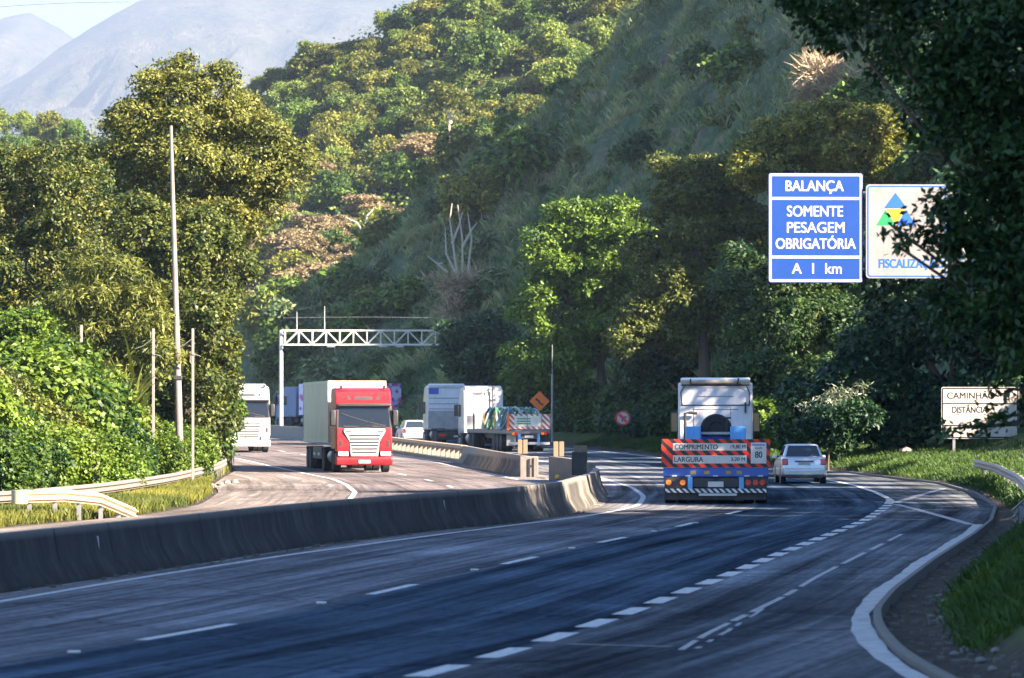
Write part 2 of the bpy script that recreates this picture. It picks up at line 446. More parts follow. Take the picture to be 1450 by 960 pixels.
def ground_mat():
    m, nt, out = nodes('verge_soil')
    geo = nd(nt, 'ShaderNodeNewGeometry').outputs['Position']
    at = nd(nt, 'ShaderNodeAttribute', attribute_name='dirt').outputs['Fac']
    n1 = noise(nt, geo, 0.6, 5, 0.65); n2 = noise(nt, geo, 6, 4, 0.7)
    g = ramp(nt, n1, [(0.3, (0.028, 0.055, 0.014)), (0.55, (0.06, 0.085, 0.022)), (0.75, (0.12, 0.11, 0.045))])
    d = ramp(nt, n2, [(0.3, (0.022, 0.018, 0.014)), (0.55, (0.055, 0.045, 0.035)), (0.8, (0.15, 0.125, 0.10))])
    ad = nd(nt, 'ShaderNodeMath', operation='ADD'); nt.links.new(at, ad.inputs[0]); nt.links.new(n1, ad.inputs[1])
    f = ramp(nt, ad.outputs[0], [(0.62, 0.0), (0.85, 1.0)])
    principled(nt, out, mixc(nt, g, d, f), 0.95, 0, 0.1, normal=bump(nt, n2, 0.5, 0.06))
    return m

xs = np.unique(np.concatenate([np.arange(-26, 32, 0.6), np.linspace(-6400, -26, 44), np.linspace(32, 6400, 44)]))
ys = np.unique(np.concatenate([np.linspace(-120, 28, 20), np.arange(28, 210, 1.2), np.arange(210, 420, 5), np.linspace(420, 15400, 36)]))
GX, GY = np.meshgrid(xs, ys)
GZ = ground_h(GX, GY) - 0.25 * sstep(30, 26, np.abs(GX)) * 0
dd = np.maximum(GX - RASPH(GY), LASPH(GY) - GX)
dirt = np.clip(1 - dd / 1.4, 0, 1) * 0.6
dirt = np.where((GX - RASPH(GY) > 0) & (GY < 100), np.clip(1.5 - (GX - RASPH(GY)), 0, 1) * 0.8, dirt)
ground = grid_obj('ground', GX, GY, GZ, ground_mat(), dict(dirt=dirt))
tag(ground, kind='structure')

def strip(name, A, B, y0, y1, z, mat, lanes=None, n=24, step=1.0, parent=None):
    Ys = np.arange(y0, y1 + step, step)
    t = np.linspace(0, 1, n)
    X = A(Ys)[:, None] * (1 - t) + B(Ys)[:, None] * t
    Yg = np.repeat(Ys[:, None], n, 1)
    Z = zr(Yg) + z
    o = grid_obj(name, X, Yg, Z, mat)
    if parent: o.parent = parent
    if lanes is not None:
        def lane(co):
            x, y = co[:, 0], co[:, 1]
            u = np.zeros(len(x)); cuts = [f(y) for f in lanes]; k = len(cuts) - 1
            for i in range(k):
                w = (x - cuts[i]) / np.maximum(cuts[i + 1] - cuts[i], 0.05)
                u = np.where(w >= 0, (i + np.clip(w, 0, 1)) / k, u)
            return np.stack([u, y * 0.01], -1)
        add_uv(o, 'lane', lane)
        ref = lanes[1]
        arc = np.concatenate([[0], np.cumsum(np.hypot(np.diff(ref.x), np.diff(ref.y)))])
        add_uv(o, 'metres', lambda co: np.stack([co[:, 0] - ref(co[:, 1]), np.interp(co[:, 1], ref.y, arc)], -1))
    return o

RM = road_mat('asphalt_right', [(0.0, (0.19, 0.17, 0.155)), (0.10, (0.140, 0.140, 0.150)), (0.30, (0.125, 0.128, 0.140)), (0.333, (0.105, 0.110, 0.122)), (0.345, (0.044, 0.062, 0.084)),
                                (0.50, (0.052, 0.072, 0.096)), (0.64, (0.045, 0.063, 0.086)), (0.664, (0.046, 0.062, 0.082)), (0.671, (0.098, 0.105, 0.116)), (0.85, (0.084, 0.092, 0.103)), (1.0, (0.12, 0.122, 0.126))], 0.66)
LM = road_mat('asphalt_left', [(0.0, (0.17, 0.145, 0.13)), (0.30, (0.165, 0.14, 0.132)), (0.34, (0.125, 0.107, 0.107)), (0.62, (0.13, 0.112, 0.112)), (0.68, (0.19, 0.16, 0.15)), (1.0, (0.20, 0.165, 0.145))], 0.4)
road_r = tag(strip('right_carriageway', BAR, RASPH, -30, 384, 0.0, RM, [BAR, LANE, REDGE, RASPH], 60), kind='structure')
road_l = tag(strip('left_carriageway', LASPH, BAR, 30, 358, 0.002, LM, [LASPH, LL, LR, BAR], 44), kind='structure')

def ribbon(mb, pts, w, z=0.006):
    L = []
    for i, (x, y) in enumerate(pts):
        a, b = pts[max(i - 1, 0)], pts[min(i + 1, len(pts) - 1)]
        d = Vector((b[0] - a[0], b[1] - a[1], 0)).normalized(); nrm = Vector((-d.y, d.x, 0))
        zz = float(zr(y)) + z
        p = Vector((x, y, zz)); ww = w if not callable(w) else w(i / (len(pts) - 1))
        L.append((p + nrm * ww / 2, p - nrm * ww / 2))
    for i in range(len(L) - 1):
        mb.quad(L[i][1], L[i + 1][1], L[i + 1][0], L[i][0])

def along(fn, y0, y1, step=1.0, off=0.0):
    return [(float(fn(y)) + off, float(y)) for y in np.arange(y0, y1 + 1e-6, step)]

def dashes(fn, y0, y1, dash, gap, w, z=0.006):
    mb = MB(); ys_ = fn.y; m = (ys_ >= y0) & (ys_ <= y1); yy, xx = ys_[m], fn.x[m]
    s = np.concatenate([[0], np.cumsum(np.hypot(np.diff(xx), np.diff(yy)))])
    t = 0.0
    while t + dash < s[-1]:
        k = np.linspace(t, t + dash * random.uniform(0.94, 1.03), 4)
        ribbon(mb, list(zip(np.interp(k, s, xx), np.interp(k, s, yy))), w, z)
        t += dash + gap
    return mb

mb = MB(); ribbon(mb, along(LEDGE, 20, 340), 0.17); mb.build('edge_line', ROADPAINT, road_r)
dashes(LANE, G(222, 903)[1] - 12.05 * 2, 330, 3.7, 8.35, 0.17).build('lane_line', ROADPAINT, road_r)
dashes(REDGE, 18, 124, 2.0, 1.15, 0.27).build('merge_line', ROADPAINT, road_r)
mb = MB(); ribbon(mb, along(REDGE, 122.5, 340), 0.2); mb.build('edge_line', ROADPAINT, road_r)
mb = MB()
ribbon(mb, [G(1268, 714), G(1300, 722), G(1340, 733), G(1375, 743)], 0.22)
ribbon(mb, [G(1268, 712), G(1300, 702), G(1336, 692)], 0.25)
mb.build('bay_line', WORNPAINT, road_r)
mb = MB()
def smoothpts(pts, n=60):
    t = np.arange(len(pts)); tt = np.linspace(0, len(pts) - 1, n)
    x = np.interp(tt, t, [p[0] for p in pts]); y = np.interp(tt, t, [p[1] for p in pts])
    k = np.ones(7) / 7
    xe = np.pad(x, 3, mode='edge'); ye = np.pad(y, 3, mode='edge')
    return list(zip(np.convolve(xe, k, 'valid'), np.convolve(ye, k, 'valid')))
fl = smoothpts([G(962, 922), G(1000, 898), G(1050, 874), G(1110, 845), G(1160, 815), G(1220, 785), G(1280, 755)], 90)
k = 0
while k < 84:
    n_ = random.randint(4, 16); ribbon(mb, fl[k:k + n_ + 1], random.uniform(0.06, 0.11), 0.005); k += n_ + random.randint(1, 2)
fl = smoothpts([G(985, 920), G(1040, 888), G(1100, 850)], 40)
k = 0
while k < 34:
    n_ = random.randint(2, 7); ribbon(mb, [(x + random.uniform(-.01, .01), y) for x, y in fl[k:k + n_ + 1]], random.uniform(0.05, 0.09), 0.005); k += n_ + random.randint(1, 4)
ribbon(mb, smoothpts([G(800, 912), G(870, 914), G(960, 916)], 20), 0.09, 0.005)
mb.build('faded_line', WORNPAINT, road_r)
mb = MB()
kp = [(float(RASPH(y)) - 0.16, float(y)) for y in np.arange(20, 96, 0.8)]
ribbon(mb, kp, lambda t: 0.25 + 0.04 * math.sin(t * 40) + 0.025 * math.sin(t * 173))
mb.build('edge_line', paint('kerb_paint', (0.40, 0.40, 0.39), 0.8, dirt=0.8, scale=3, dirtcol=(0.14, 0.13, 0.13)), road_r)
mb = MB()
for (px, py) in ((672, 808), (810, 777), (926, 753), (455, 855), (105, 925), (985, 741)):
    x, y = G(px, py); mb.box(x - 0.07, x + 0.07, y - 0.06, y + 0.06, 0.001, 0.03)
mb.build('road_stud', WPANEL, road_r, bevel=0.01)
mb = MB(); ribbon(mb, along(LL, 60, 340, 1.0), 0.17); ribbon(mb, along(LR, 60, 340, 1.0), 0.16); mb.build('edge_line', ROADPAINT, road_l)
LMID = Fn([((LL(y) + LR(y)) / 2, y) for y in np.arange(50, 350, 3.0)], 2)
dashes(LMID, 60, 330, 3.7, 8.35, 0.15).build('lane_line', ROADPAINT, road_l)
mb = MB()
for pts, w in (([(330, 706), (390, 700), (440, 692), (470, 683)], 0.22), ([(345, 710), (410, 704), (455, 696), (480, 688)], 0.18), ([(300, 700), (350, 694), (400, 686), (430, 679)], 0.2), ([(400, 660), (450, 664), (500, 672), (560, 684)], 0.25),
               ([(380, 655), (440, 660), (520, 672)], 0.22)):
    ribbon(mb, smoothpts([G(*p) for p in pts], 30), w, 0.004)
mb.build('skid_mark', paint('tyre_rubber_mark', (0.075, 0.068, 0.068), 0.7, dirt=0.9, scale=5, dirtcol=(0.16, 0.14, 0.135)), road_l)
# kerb of the lay-by
def sweep(mb, pts, prof, zf):
    secs = []
    for i, (x, y) in enumerate(pts):
        a, b = pts[max(i - 1, 0)], pts[min(i + 1, len(pts) - 1)]
        d = Vector((b[0] - a[0], b[1] - a[1], 0)).normalized(); nrm = Vector((d.y, -d.x, 0))
        secs.append([Vector((x, y, zf(x, y))) + nrm * u + Vector((0, 0, w)) for u, w in prof])
    return mb.loft(secs)
mb = MB(); sweep(mb, [(float(RASPH(y)), float(y)) for y in np.arange(24, 176, 0.8)], [(0.0, -0.2), (0.0, 0.06), (0.02, 0.08), (0.10, 0.08), (0.12, -0.2)], lambda x, y: float(zr(y)))
tag(mb.build('kerb', paint('kerb_concrete', (0.12, 0.112, 0.10), 0.9, dirt=0.6, scale=2.5), smooth=True), kind='structure')

# ------------------------------------------------------------------ hills
def veg_mat(name, stops, scale, bmp=0.8, dist=0.6, rock=None):
    m, nt, out = nodes(name)
    geo = nd(nt, 'ShaderNodeNewGeometry').outputs['Position']
    a = noise(nt, geo, scale, 6, 0.7); b = noise(nt, geo, scale * 6, 4, 0.7)
    c = ramp(nt, a, stops)
    c = mixc(nt, c, ramp(nt, b, [(0.3, 0.55), (0.7, 1.4)]), 0.8, 'MULTIPLY')
    if rock:
        r = ramp(nt, noise(nt, mapping(nt, geo, (1, 1, 0.35)), scale * 0.8, 5, 0.7), [(0.56, 0.0), (0.64, 1.0)])
        c = mixc(nt, c, mixc(nt, rock, (0.05, 0.042, 0.036), b), r)
    principled(nt, out, c, 0.95, 0, 0.1, normal=bump(nt, b, bmp, dist))
    return m

cols = [((24, -120), (54, -130, 40)), ((20, -30), (52, -35, 41)), ((19, 20), (51, 20, 41)), ((18.5, 60), (51, 58, 39)), ((19, 72), (52, 70, 33)), ((19, 84), (54, 82, 15)), ((20, 110), (56, 105, 15)), ((21, 150), (52, 152, 19)),  # first columns form an unseen crest, its height set to shade the road
        ((23.5, 180), (46, 195, 23)), ((16, 212), (34, 240, 30)), ((10.5, 238), (30, 280, 36)), ((6.5, 262), (26, 330, 44)), ((3, 280), (24, 352, 48))]
for fx, fy, px, py, Y in ((0.3, 294, 1010, -70, 362), (-3, 306, 930, -10, 366), (-6, 315, 880, 52, 368), (-10, 323, 835, 108, 370), (-14, 330, 780, 150, 372), (-18, 336, 720, 190, 373), (-22, 341, 660, 228, 374),
                          (-26, 346, 600, 290, 375), (-30, 351, 545, 350, 376), (-34, 356, 500, 405, 376), (-38, 360, 450, 452, 378), (-43, 364, 410, 530, 380), (-50, 369, 380, 585, 384), (-60, 378, 350, 592, 395)):
    c = P(px, py, Y); cols.append(((fx, fy), (c.x, c.y, c.z)))
def loft_hill(name, cols, nt_, nu, mat, back=60, drop=8, amp=1.0, curve=1.0):
    k = len(cols); t = np.linspace(0, k - 1, nu)
    arr = np.array([[c[0][0], c[0][1], *c[1]] for c in cols], float)
    a = np.stack([np.interp(t, np.arange(k), arr[:, j]) for j in range(5)], 1)
    u = np.linspace(-0.08, 1.5, nt_)
    X = np.zeros((nu, nt_)); Y = X.copy(); Z = X.copy()
    for j, uu in enumerate(u):
        w = min(uu, 1.0)
        X[:, j] = a[:, 0] + (a[:, 2] - a[:, 0]) * w
        Y[:, j] = a[:, 1] + (a[:, 3] - a[:, 1]) * w
        z0 = zr(a[:, 1]) + 0.5
        Z[:, j] = z0 + (a[:, 4] - z0) * (np.sign(w) * abs(w) ** curve)
        if uu > 1:
            d = np.stack([a[:, 2] - a[:, 0], a[:, 3] - a[:, 1]], 1); d /= np.linalg.norm(d, axis=1)[:, None]
            X[:, j] += d[:, 0] * (uu - 1) * back * 2; Y[:, j] += d[:, 1] * (uu - 1) * back * 2; Z[:, j] -= (uu - 1) * drop * 2
    nz = vnoise(X * 1.1 + Z * 0.7, Y * 1.1, 5) * 0.55 + vnoise(X * 4 + Z * 2, Y * 4, 9) * 0.16
    Z += nz * amp * np.clip(u, 0.05, 1)[None, :]
    X -= nz * amp * 0.5 * np.clip(u, 0.0, 1)[None, :]
    return X, Y, Z, u
HX, HYY, HZ, HU = loft_hill('hillside', cols, 90, 240, None, amp=1.7, curve=0.95)
hillside = tag(grid_obj('hillside', HX, HYY, HZ, veg_mat('hill_grass', [(0.3, (0.04, 0.075, 0.04)), (0.5, (0.075, 0.11, 0.058)), (0.68, (0.17, 0.15, 0.09))], 0.25, rock=(0.20, 0.155, 0.125))), kind='structure')

fcols = []
for fx, fy, px, py, Y in ((-210, 450, -260, 190, 720), (-120, 445, -80, 190, 690), (-60, 440, 40, 195, 660), (-42, 430, 130, 195, 640), (-32, 420, 230, 185, 620), (-26, 412, 320, 160, 600), (-20, 408, 380, 132, 590), (-12, 405, 430, 112, 585),
                          (-4, 404, 490, 75, 580), (6, 404, 560, 40, 575), (16, 404, 620, 0, 575), (30, 405, 760, -60, 575), (50, 408, 900, -110, 580), (90, 415, 1150, -150, 600)):
    c = P(px, py, Y); fcols.append(((fx, fy), (c.x, c.y, c.z)))
FX, FY, FZ, FU = loft_hill('far_hill', fcols, 50, 140, None, back=120, drop=10, amp=1.5)
tag(grid_obj('forest_hill', FX, FY, FZ, veg_mat('forest_floor', [(0.3, (0.02, 0.03, 0.012)), (0.6, (0.05, 0.055, 0.02))], 0.1)), kind='structure')

def mountain(name, sky, Y, foot, seed, mat):
    px = np.linspace(sky[0][0], sky[-1][0], 160)
    py = np.interp(px, [s[0] for s in sky], [s[1] for s in sky])
    t = np.linspace(0, 1.4, 60)
    X0 = (px - CX) / F * Y; Z0 = CH + (HY - py) / F * Y
    X = np.repeat(X0[:, None], 60, 1); Yg = np.repeat((foot + (Y - foot) * t)[None, :], 160, 0)
    w = np.where(t <= 1, t, 1 - (t - 1) * 0.8)
    Z = Z0[:, None] * w[None, :]
    ridge = np.abs(vnoise(X * 0.013, Yg * 0.004 + X * 0.004, seed)) * 80 + np.abs(vnoise(X * 0.04, Yg * 0.013, seed + 1)) * 34.0
    Z -= ridge * np.clip(np.sin(np.clip(t, 0, 1) * 3.14), 0, 1)[None, :] * 1.6
    Z += vnoise(X * 0.08, Yg * 0.08, seed + 2)[:, :] * 3.2
    return tag(grid_obj(name, X, Yg, Z, mat), kind='structure')
MM = veg_mat('mountain_scrub', [(0.3, (0.04, 0.055, 0.025)), (0.5, (0.09, 0.09, 0.045)), (0.7, (0.17, 0.14, 0.09))], 0.004, 0.8, 30)
mountain('mountain', [(-700, 120), (-300, 40), (-120, 75), (-60, 45), (0, 27), (30, 17), (48, 17), (60, 25), (85, 38), (110, 55), (200, 150), (400, 320), (600, 420)], 12500, 6600, 21, MM)
mountain('mountain', [(-500, 320), (-100, 180), (40, 100), (98, 58), (112, 46), (150, 25), (192, 3), (230, -12), (330, -25), (450, -22), (560, -18), (800, -25), (1100, 0), (1600, 100), (2200, 200)], 11000, 5600, 33, MM)

# ------------------------------------------------------------------ foliage
def unit(v):
    return v / np.maximum(np.linalg.norm(v, axis=-1, keepdims=True), 1e-9)

def leaves(lobes, leaf, aspect=0.5, dens=1.0, clump=0.5, rng=R, upb=0.35, droop=0.25, inner=0.25, maxn=150000, sub=False, tv=0.13):
    """lobes: (x,y,z,rx,ry,rz) -> quads (N,4,3), tint (N)."""
    lobes = np.array(lobes, float)
    if sub:
        ext = []
        for L in lobes:
            m_ = int(rng.integers(5, 8))
            dv = unit(rng.normal(size=(m_, 3)) + np.array([0, -0.2, 0.35]))
            for v_ in dv:
                f_ = rng.uniform(0.30, 0.50)
                ext.append([*(L[:3] + v_ * L[3:6] * rng.uniform(0.70, 0.98)), *(L[3:6] * f_ * np.array([1.15, 1.15, 0.8]))])
        core = lobes.copy(); core[:, 3:6] *= 0.74
        lobes = np.concatenate([core, np.array(ext)])
    rr = lobes[:, 3:6].mean(1); area = 4 * math.pi * rr ** 2
    n = int(min(maxn, dens * 1.5 * area.sum() / (leaf * leaf * aspect * 0.5)))
    nc = max(6, int(area.sum() / (clump * clump * 1.1)))
    li = rng.choice(len(lobes), nc, p=area / area.sum())
    d = unit(rng.normal(size=(nc, 3)) + np.array([0, 0, upb]))
    fr = np.where(rng.random(nc) < inner, rng.uniform(0.35, 0.8, nc), rng.uniform(0.8, 1.06, nc))
    cc = lobes[li, :3] + d * lobes[li, 3:6] * fr[:, None]
    # drop clumps deep inside another lobe
    keep = np.ones(nc, bool)
    for L in lobes:
        q = (((cc - L[:3]) / (L[3:6] * 0.62)) ** 2).sum(1)
        keep &= (q > 1) | (rng.random(nc) < 0.25)
    cc, d = cc[keep], d[keep]; nc = len(cc)
    ct = np.clip(rng.normal(0.45, 0.24, nc), 0, 1)
    cs = rng.uniform(0.6, 1.35, nc)
    ci = rng.integers(0, nc, n)
    off = rng.normal(size=(n, 3)) * clump * 0.5 * cs[ci][:, None]
    dn = d[ci]
    off -= dn * (off * dn).sum(1, keepdims=True) * 0.5
    off[:, 2] *= 0.7
    pos = cc[ci] + off
    nrm = unit(dn * 0.55 + np.array([0, 0, 0.55]) + rng.normal(size=(n, 3)) * 0.55)
    ax = rng.normal(size=(n, 3)) + dn * 0.5 + np.array([0, 0, -droop])
    ax = unit(ax - nrm * (ax * nrm).sum(1, keepdims=True))
    bx = np.cross(nrm, ax)
    s = leaf * rng.uniform(0.65, 1.3, n)[:, None]
    w = s * aspect * 0.5
    cup = nrm * s * rng.uniform(-0.12, 0.12, (n, 1))
    quads = np.stack([pos, pos + ax * s * 0.45 + bx * w + cup, pos + ax * s, pos + ax * s * 0.45 - bx * w + cup], 1)
    tint = np.clip(ct[ci] + rng.normal(0, tv, n), 0, 1)
    return quads, tint

def quads_mesh(name, quads, tint, mats, mi=None):
    me = bpy.data.meshes.new(name)
    n = len(quads)
    fill(me, quads.reshape(-1, 3), np.arange(n * 4).reshape(n, 4))
    a = me.attributes.new('tint', 'FLOAT', 'FACE'); a.data.foreach_set('value', tint.astype(np.float32))
    for m in (mats if isinstance(mats, (list, tuple)) else [mats]): me.materials.append(m)
    if mi is not None: me.polygons.foreach_set('material_index', mi.astype(np.int32))
    return me

def bez(p, q, bend, n=7):
    p, q = Vector(p), Vector(q); m = (p + q) / 2 + Vector(bend)
    return [p * (1 - t) ** 2 + m * 2 * t * (1 - t) + q * t * t for t in [i / (n - 1) for i in range(n)]]

def trunk_mesh(base, tips, r, fork=0.45, rng=random):
    mb = MB(); base = Vector(base)
    c = sum((Vector(t) for t in tips), Vector()) / len(tips)
    top = base.lerp(c, fork); top.x = base.x + (c.x - base.x) * fork * 0.6
    pts = bez(base - Vector((0, 0, 0.6)), top, (rng.uniform(-.3, .3), 0, 0))
    mb.tube(pts, [r * (1.25 - 0.5 * i / 6) for i in range(7)], 9)
    for t in tips:
        q = bez(top - Vector((0, 0, r)), t, (0, 0, -0.12 * (Vector(t) - top).length))
        mb.tube(q, [max(0.02, r * 0.62 * (1 - 0.85 * i / 6)) for i in range(7)], 6)
    return mb

def pxl(lobes, Y, depth=1.0, jit=0.5, rng=random):
    out = []
    for (px, py, rx, ry) in lobes:
        k = Y / F
        p = P(px, py, Y)
        r = (rx + ry) / 2 * k
        out.append((p.x, p.y + rng.uniform(-jit, jit) * r, p.z, rx * k, r * depth, ry * k))
    return out

def make_tree(name, label, cat, lobes, Y, base_px, leafmat_, leaf, aspect=0.5, dens=1.0, clump=0.5, tr=0.25, group=None, bark=None, seed=0, base=None, **kw):
    rg = np.random.default_rng(seed); rd = random.Random(seed)
    L = pxl(lobes, Y, rng=rd)
    if base is None:
        bx = (base_px - CX) / F * Y
        base = (bx, Y, surf(bx, Y))
    root = thing(name, label, cat, base, 0, group)
    L2 = [(a - base[0], b - base[1], c - base[2], d, e, f) for a, b, c, d, e, f in L]
    kw.setdefault('sub', True); q, t = leaves(L2, leaf, aspect, dens, clump, rg, **kw)
    link(bpy.data.objects.new('crown', quads_mesh('crown', q, t, leafmat_)), root)
    tips = [(l[0], l[1], l[2] + 0.15 * l[5]) for l in L2]
    trunk_mesh((0, 0, 0), tips, tr, 0.45, rd).build('trunk', bark or BARK, root, smooth=True, fix=False)
    return root

from mathutils.bvhtree import BVHTree
def surf_bvh():
    vs = []; fs = []
    for X, Y, Z in ((HX, HYY, HZ), (GX, GY, GZ), (FX, FY, FZ)):
        b = len(vs); ny, nx = X.shape
        vs += [Vector(p) for p in np.stack([X, Y, Z], -1).reshape(-1, 3)]
        i = np.arange(nx * ny).reshape(ny, nx) + b
        fs += [tuple(q) for q in np.stack([i[:-1, :-1], i[:-1, 1:], i[1:, 1:], i[1:, :-1]], -1).reshape(-1, 4).tolist()]
    return BVHTree.FromPolygons(vs, fs)
BV = surf_bvh()
def surf(x, y):
    h = BV.ray_cast(Vector((x, y, 400)), Vector((0, 0, -1)))
    return h[0].z if h[0] else float(zr(y))
def ray_px(px, py):
    d = (P(px, py, 1.0) - Vector((0, 0, CH)))
    h = BV.ray_cast(Vector((0, 0, CH)), d.normalized())
    return h[0]

# left trees
make_tree('broad_tree', 'tallest olive green tree behind the street light pole, crown leaning over the left road', 'tree',
          [(258, 150, 66, 50), (200, 180, 70, 58), (310, 190, 72, 62), (372, 220, 58, 60), (410, 248, 38, 58), (255, 250, 90, 70), (340, 275, 66, 56), (258, 105, 34, 26), (215, 125, 40, 34), (300, 130, 46, 40), (345, 320, 46, 36), (160, 250, 60, 55), (210, 320, 80, 52), (280, 320, 70, 50), (140, 330, 60, 50), (190, 390, 70, 50), (260, 390, 60, 60)], 162, 262, LF['olive'], 0.17, 0.5, 0.62, 0.38, 0.30, seed=1)
make_tree('broad_tree', 'olive tree at the left edge of the photo, beside the tallest tree', 'tree',
          [(60, 240, 70, 50), (10, 300, 70, 70), (95, 300, 60, 55), (40, 370, 70, 50), (-50, 260, 70, 80), (90, 370, 60, 50), (20, 430, 70, 50), (90, 430, 60, 50)], 152, 30, LF['olive'], 0.17, 0.5, 0.62, 0.38, 0.32, seed=2)
make_tree('feathery_tree', 'low yellowish feathery tree left of the street light pole', 'tree',
          [(145, 425, 80, 48), (90, 460, 50, 40), (200, 450, 48, 50), (140, 490, 80, 44), (80, 510, 60, 40), (200, 510, 50, 40)], 148, 150, LF['fine'], 0.30, 0.22, 0.55, 0.42, 0.16, seed=3, droop=0.9)
make_tree('vine_draped_tree', 'tall green tree draped in vines right of the street light pole', 'tree',
          [(285, 360, 45, 60), (270, 440, 50, 70), (305, 470, 34, 75), (240, 380, 50, 50), (200, 340, 60, 50), (295, 540, 40, 50), (270, 580, 50, 50), (310, 560, 30, 50), (318, 385, 34, 50), (300, 330, 40, 40), (240, 460, 44, 60)], 158, 285, LF['creeper'], 0.18, 0.6, 0.6, 0.35, 0.3, seed=4, droop=0.7)

# leafy mass on the left bank: individual shrubs
def shrub_mesh(name, mat, r, h, leaf, aspect, seed, n=6, dens=0.9, clump=0.4, droop=0.4, maxn=9000):
    rg = np.random.default_rng(seed); L = []
    for k in range(n):
        a = rg.uniform(0, 6.28); q = rg.uniform(0, 0.6) * r; s = rg.uniform(0.4, 0.62)
        L.append((math.cos(a) * q, math.sin(a) * q, h * rg.uniform(0.3, 0.72), r * s, r * s, h * s * 0.62))
    L.append((0, 0, h * 0.3, r * 0.8, r * 0.8, h * 0.34))
    q, t = leaves(L, leaf, aspect, dens, clump, rg, droop=droop, maxn=maxn)
    q[:, :, 2] = np.maximum(q[:, :, 2], -0.25)
    return quads_mesh(name, q, t, mat)

def place(me, name, label, cat, group, x, y, z, s, rz=None, sz=None, par=None):
    o = bpy.data.objects.new(name, me); link(o)
    o.location = (x, y, z); o.scale = (s, s, sz or s); o.rotation_euler = (0, 0, random.uniform(0, 6.28) if rz is None else rz)
    return tag(o, label, cat, group)

VM = [shrub_mesh('vine_shrub_mesh', LF[('vine', 'vine', 'creeper', 'vine', 'broad')[k]], 1.6, 2.4, 0.125, 0.7, 100 + k, n=12, dens=0.62, clump=0.24, maxn=26000) for k in range(5)]
vs_ = []
for row, (Yr, off) in enumerate(((0, 1.0), (4, 2.4), (9, 4.0), (15, 6.0))):
    for i in range(13):
        Y = 100 + i * 6.2 + row * 2.0 + random.uniform(-1.5, 1.5)
        gx = float(np.interp(Y, [102, 115.6, 135, 165, 185], [-13.2, -11.9, -11.5, -12, -13.4]))
        X = gx - off - random.uniform(0, 1.4)
        if X / Y * F + CX < -60: continue
        vs_.append((X, Y, row))
for X, Y, row in vs_:
    s = (0.95, 1.3, 1.6, 1.9)[row] * random.uniform(0.85, 1.15)
    place(random.choice(VM), 'vine_shrub', ('low', 'leafy', 'tall', 'rearmost')[row] + ' bright green vine covered shrub ' + ('right behind the left guardrail', 'in the second row of the left bank', 'high on the left bank by the concrete posts', 'at the back of the left bank under the trees')[row],
          'shrub', 'vine shrubs on the left bank', X, Y, surf(X, Y) - 0.2, s, sz=s * random.uniform(0.9, 1.25))
make_tree('vine_shrub', 'big glossy green vine heap at the left edge, below the olive tree', 'shrub', [(20, 470, 45, 38), (-30, 500, 60, 50), (35, 520, 40, 40)], 128, 10, LF['vine'], 0.15, 0.7, 0.9, 0.3, 0.15, seed=9, droop=0.6)
make_tree('roadside_shrub', 'green shrub reaching out in front of the white truck cab', 'shrub', [(312, 575, 28, 34), (328, 600, 16, 22), (300, 612, 30, 40), (318, 632, 16, 22)], 176, 306, LF['vine'], 0.17, 0.6, 0.9, 0.3, 0.1, seed=12, droop=0.5)

def blades(n, length, width, arch, seed, spread=0.25, lean=0.5):
    rg = np.random.default_rng(seed); quads = []; tint = []
    for k in range(n):
        a = rg.uniform(0, 6.28); L = length * rg.uniform(0.6, 1.15); ln = lean * rg.uniform(0.3, 1.2)
        b = np.array([math.cos(a + 2) * spread * rg.random(), math.sin(a + 2) * spread * rg.random(), 0])
        d = np.array([math.cos(a), math.sin(a), 0]); side = np.array([-d[1], d[0], 0])
        pr = None; tt = rg.random()
        for i in range(5):
            t = i / 4
            p = b + d * L * ln * (t + arch * t * t) * 0.6 + np.array([0, 0, L * (t - 0.55 * arch * t * t * ln * 1.4)])
            w = width * (0.35 + 1.3 * t if t < 0.5 else (1 - t) * 2.0) * 0.5 + 0.004
            if pr is not None:
                quads.append([pr[0] - side * pr[1], pr[0] + side * pr[1], p + side * w, p - side * w]); tint.append(tt)
            pr = (p, w)
    return np.array(quads), np.array(tint)

CANE = [quads_mesh('cane_mesh', *blades(26, 3.2, 0.17, 0.8, 200 + k, 0.35, 0.55), LF['fine']) for k in range(3)]
for i, (px, py, Y) in enumerate(((75, 560, 139), (100, 550, 141), (128, 560, 138), (150, 548, 143), (185, 545, 143), (40, 555, 135), (165, 560, 140))):
    p = P(px, py, Y)
    place(random.choice(CANE), 'cane_clump', 'arching strap leaved cane clump among vines on the left bank', 'cane', 'cane clumps on the left bank', p.x, p.y, p.z - 1.6, random.uniform(0.9, 1.15))
REED = quads_mesh('reed_mesh', *blades(60, 1.5, 0.05, 0.4, 231, 0.5, 0.3), LF['dry'])
for i, (px, py) in enumerate(((288, 668), (302, 664), (313, 660))):
    x, y = G(px, py + 4); y += 3
    place(REED, 'dry_reed', 'dry straw coloured reed tuft at the far end of the left guardrail', 'reed', 'dry reeds by the guardrail', x, y, surf(x, y), 0.8)

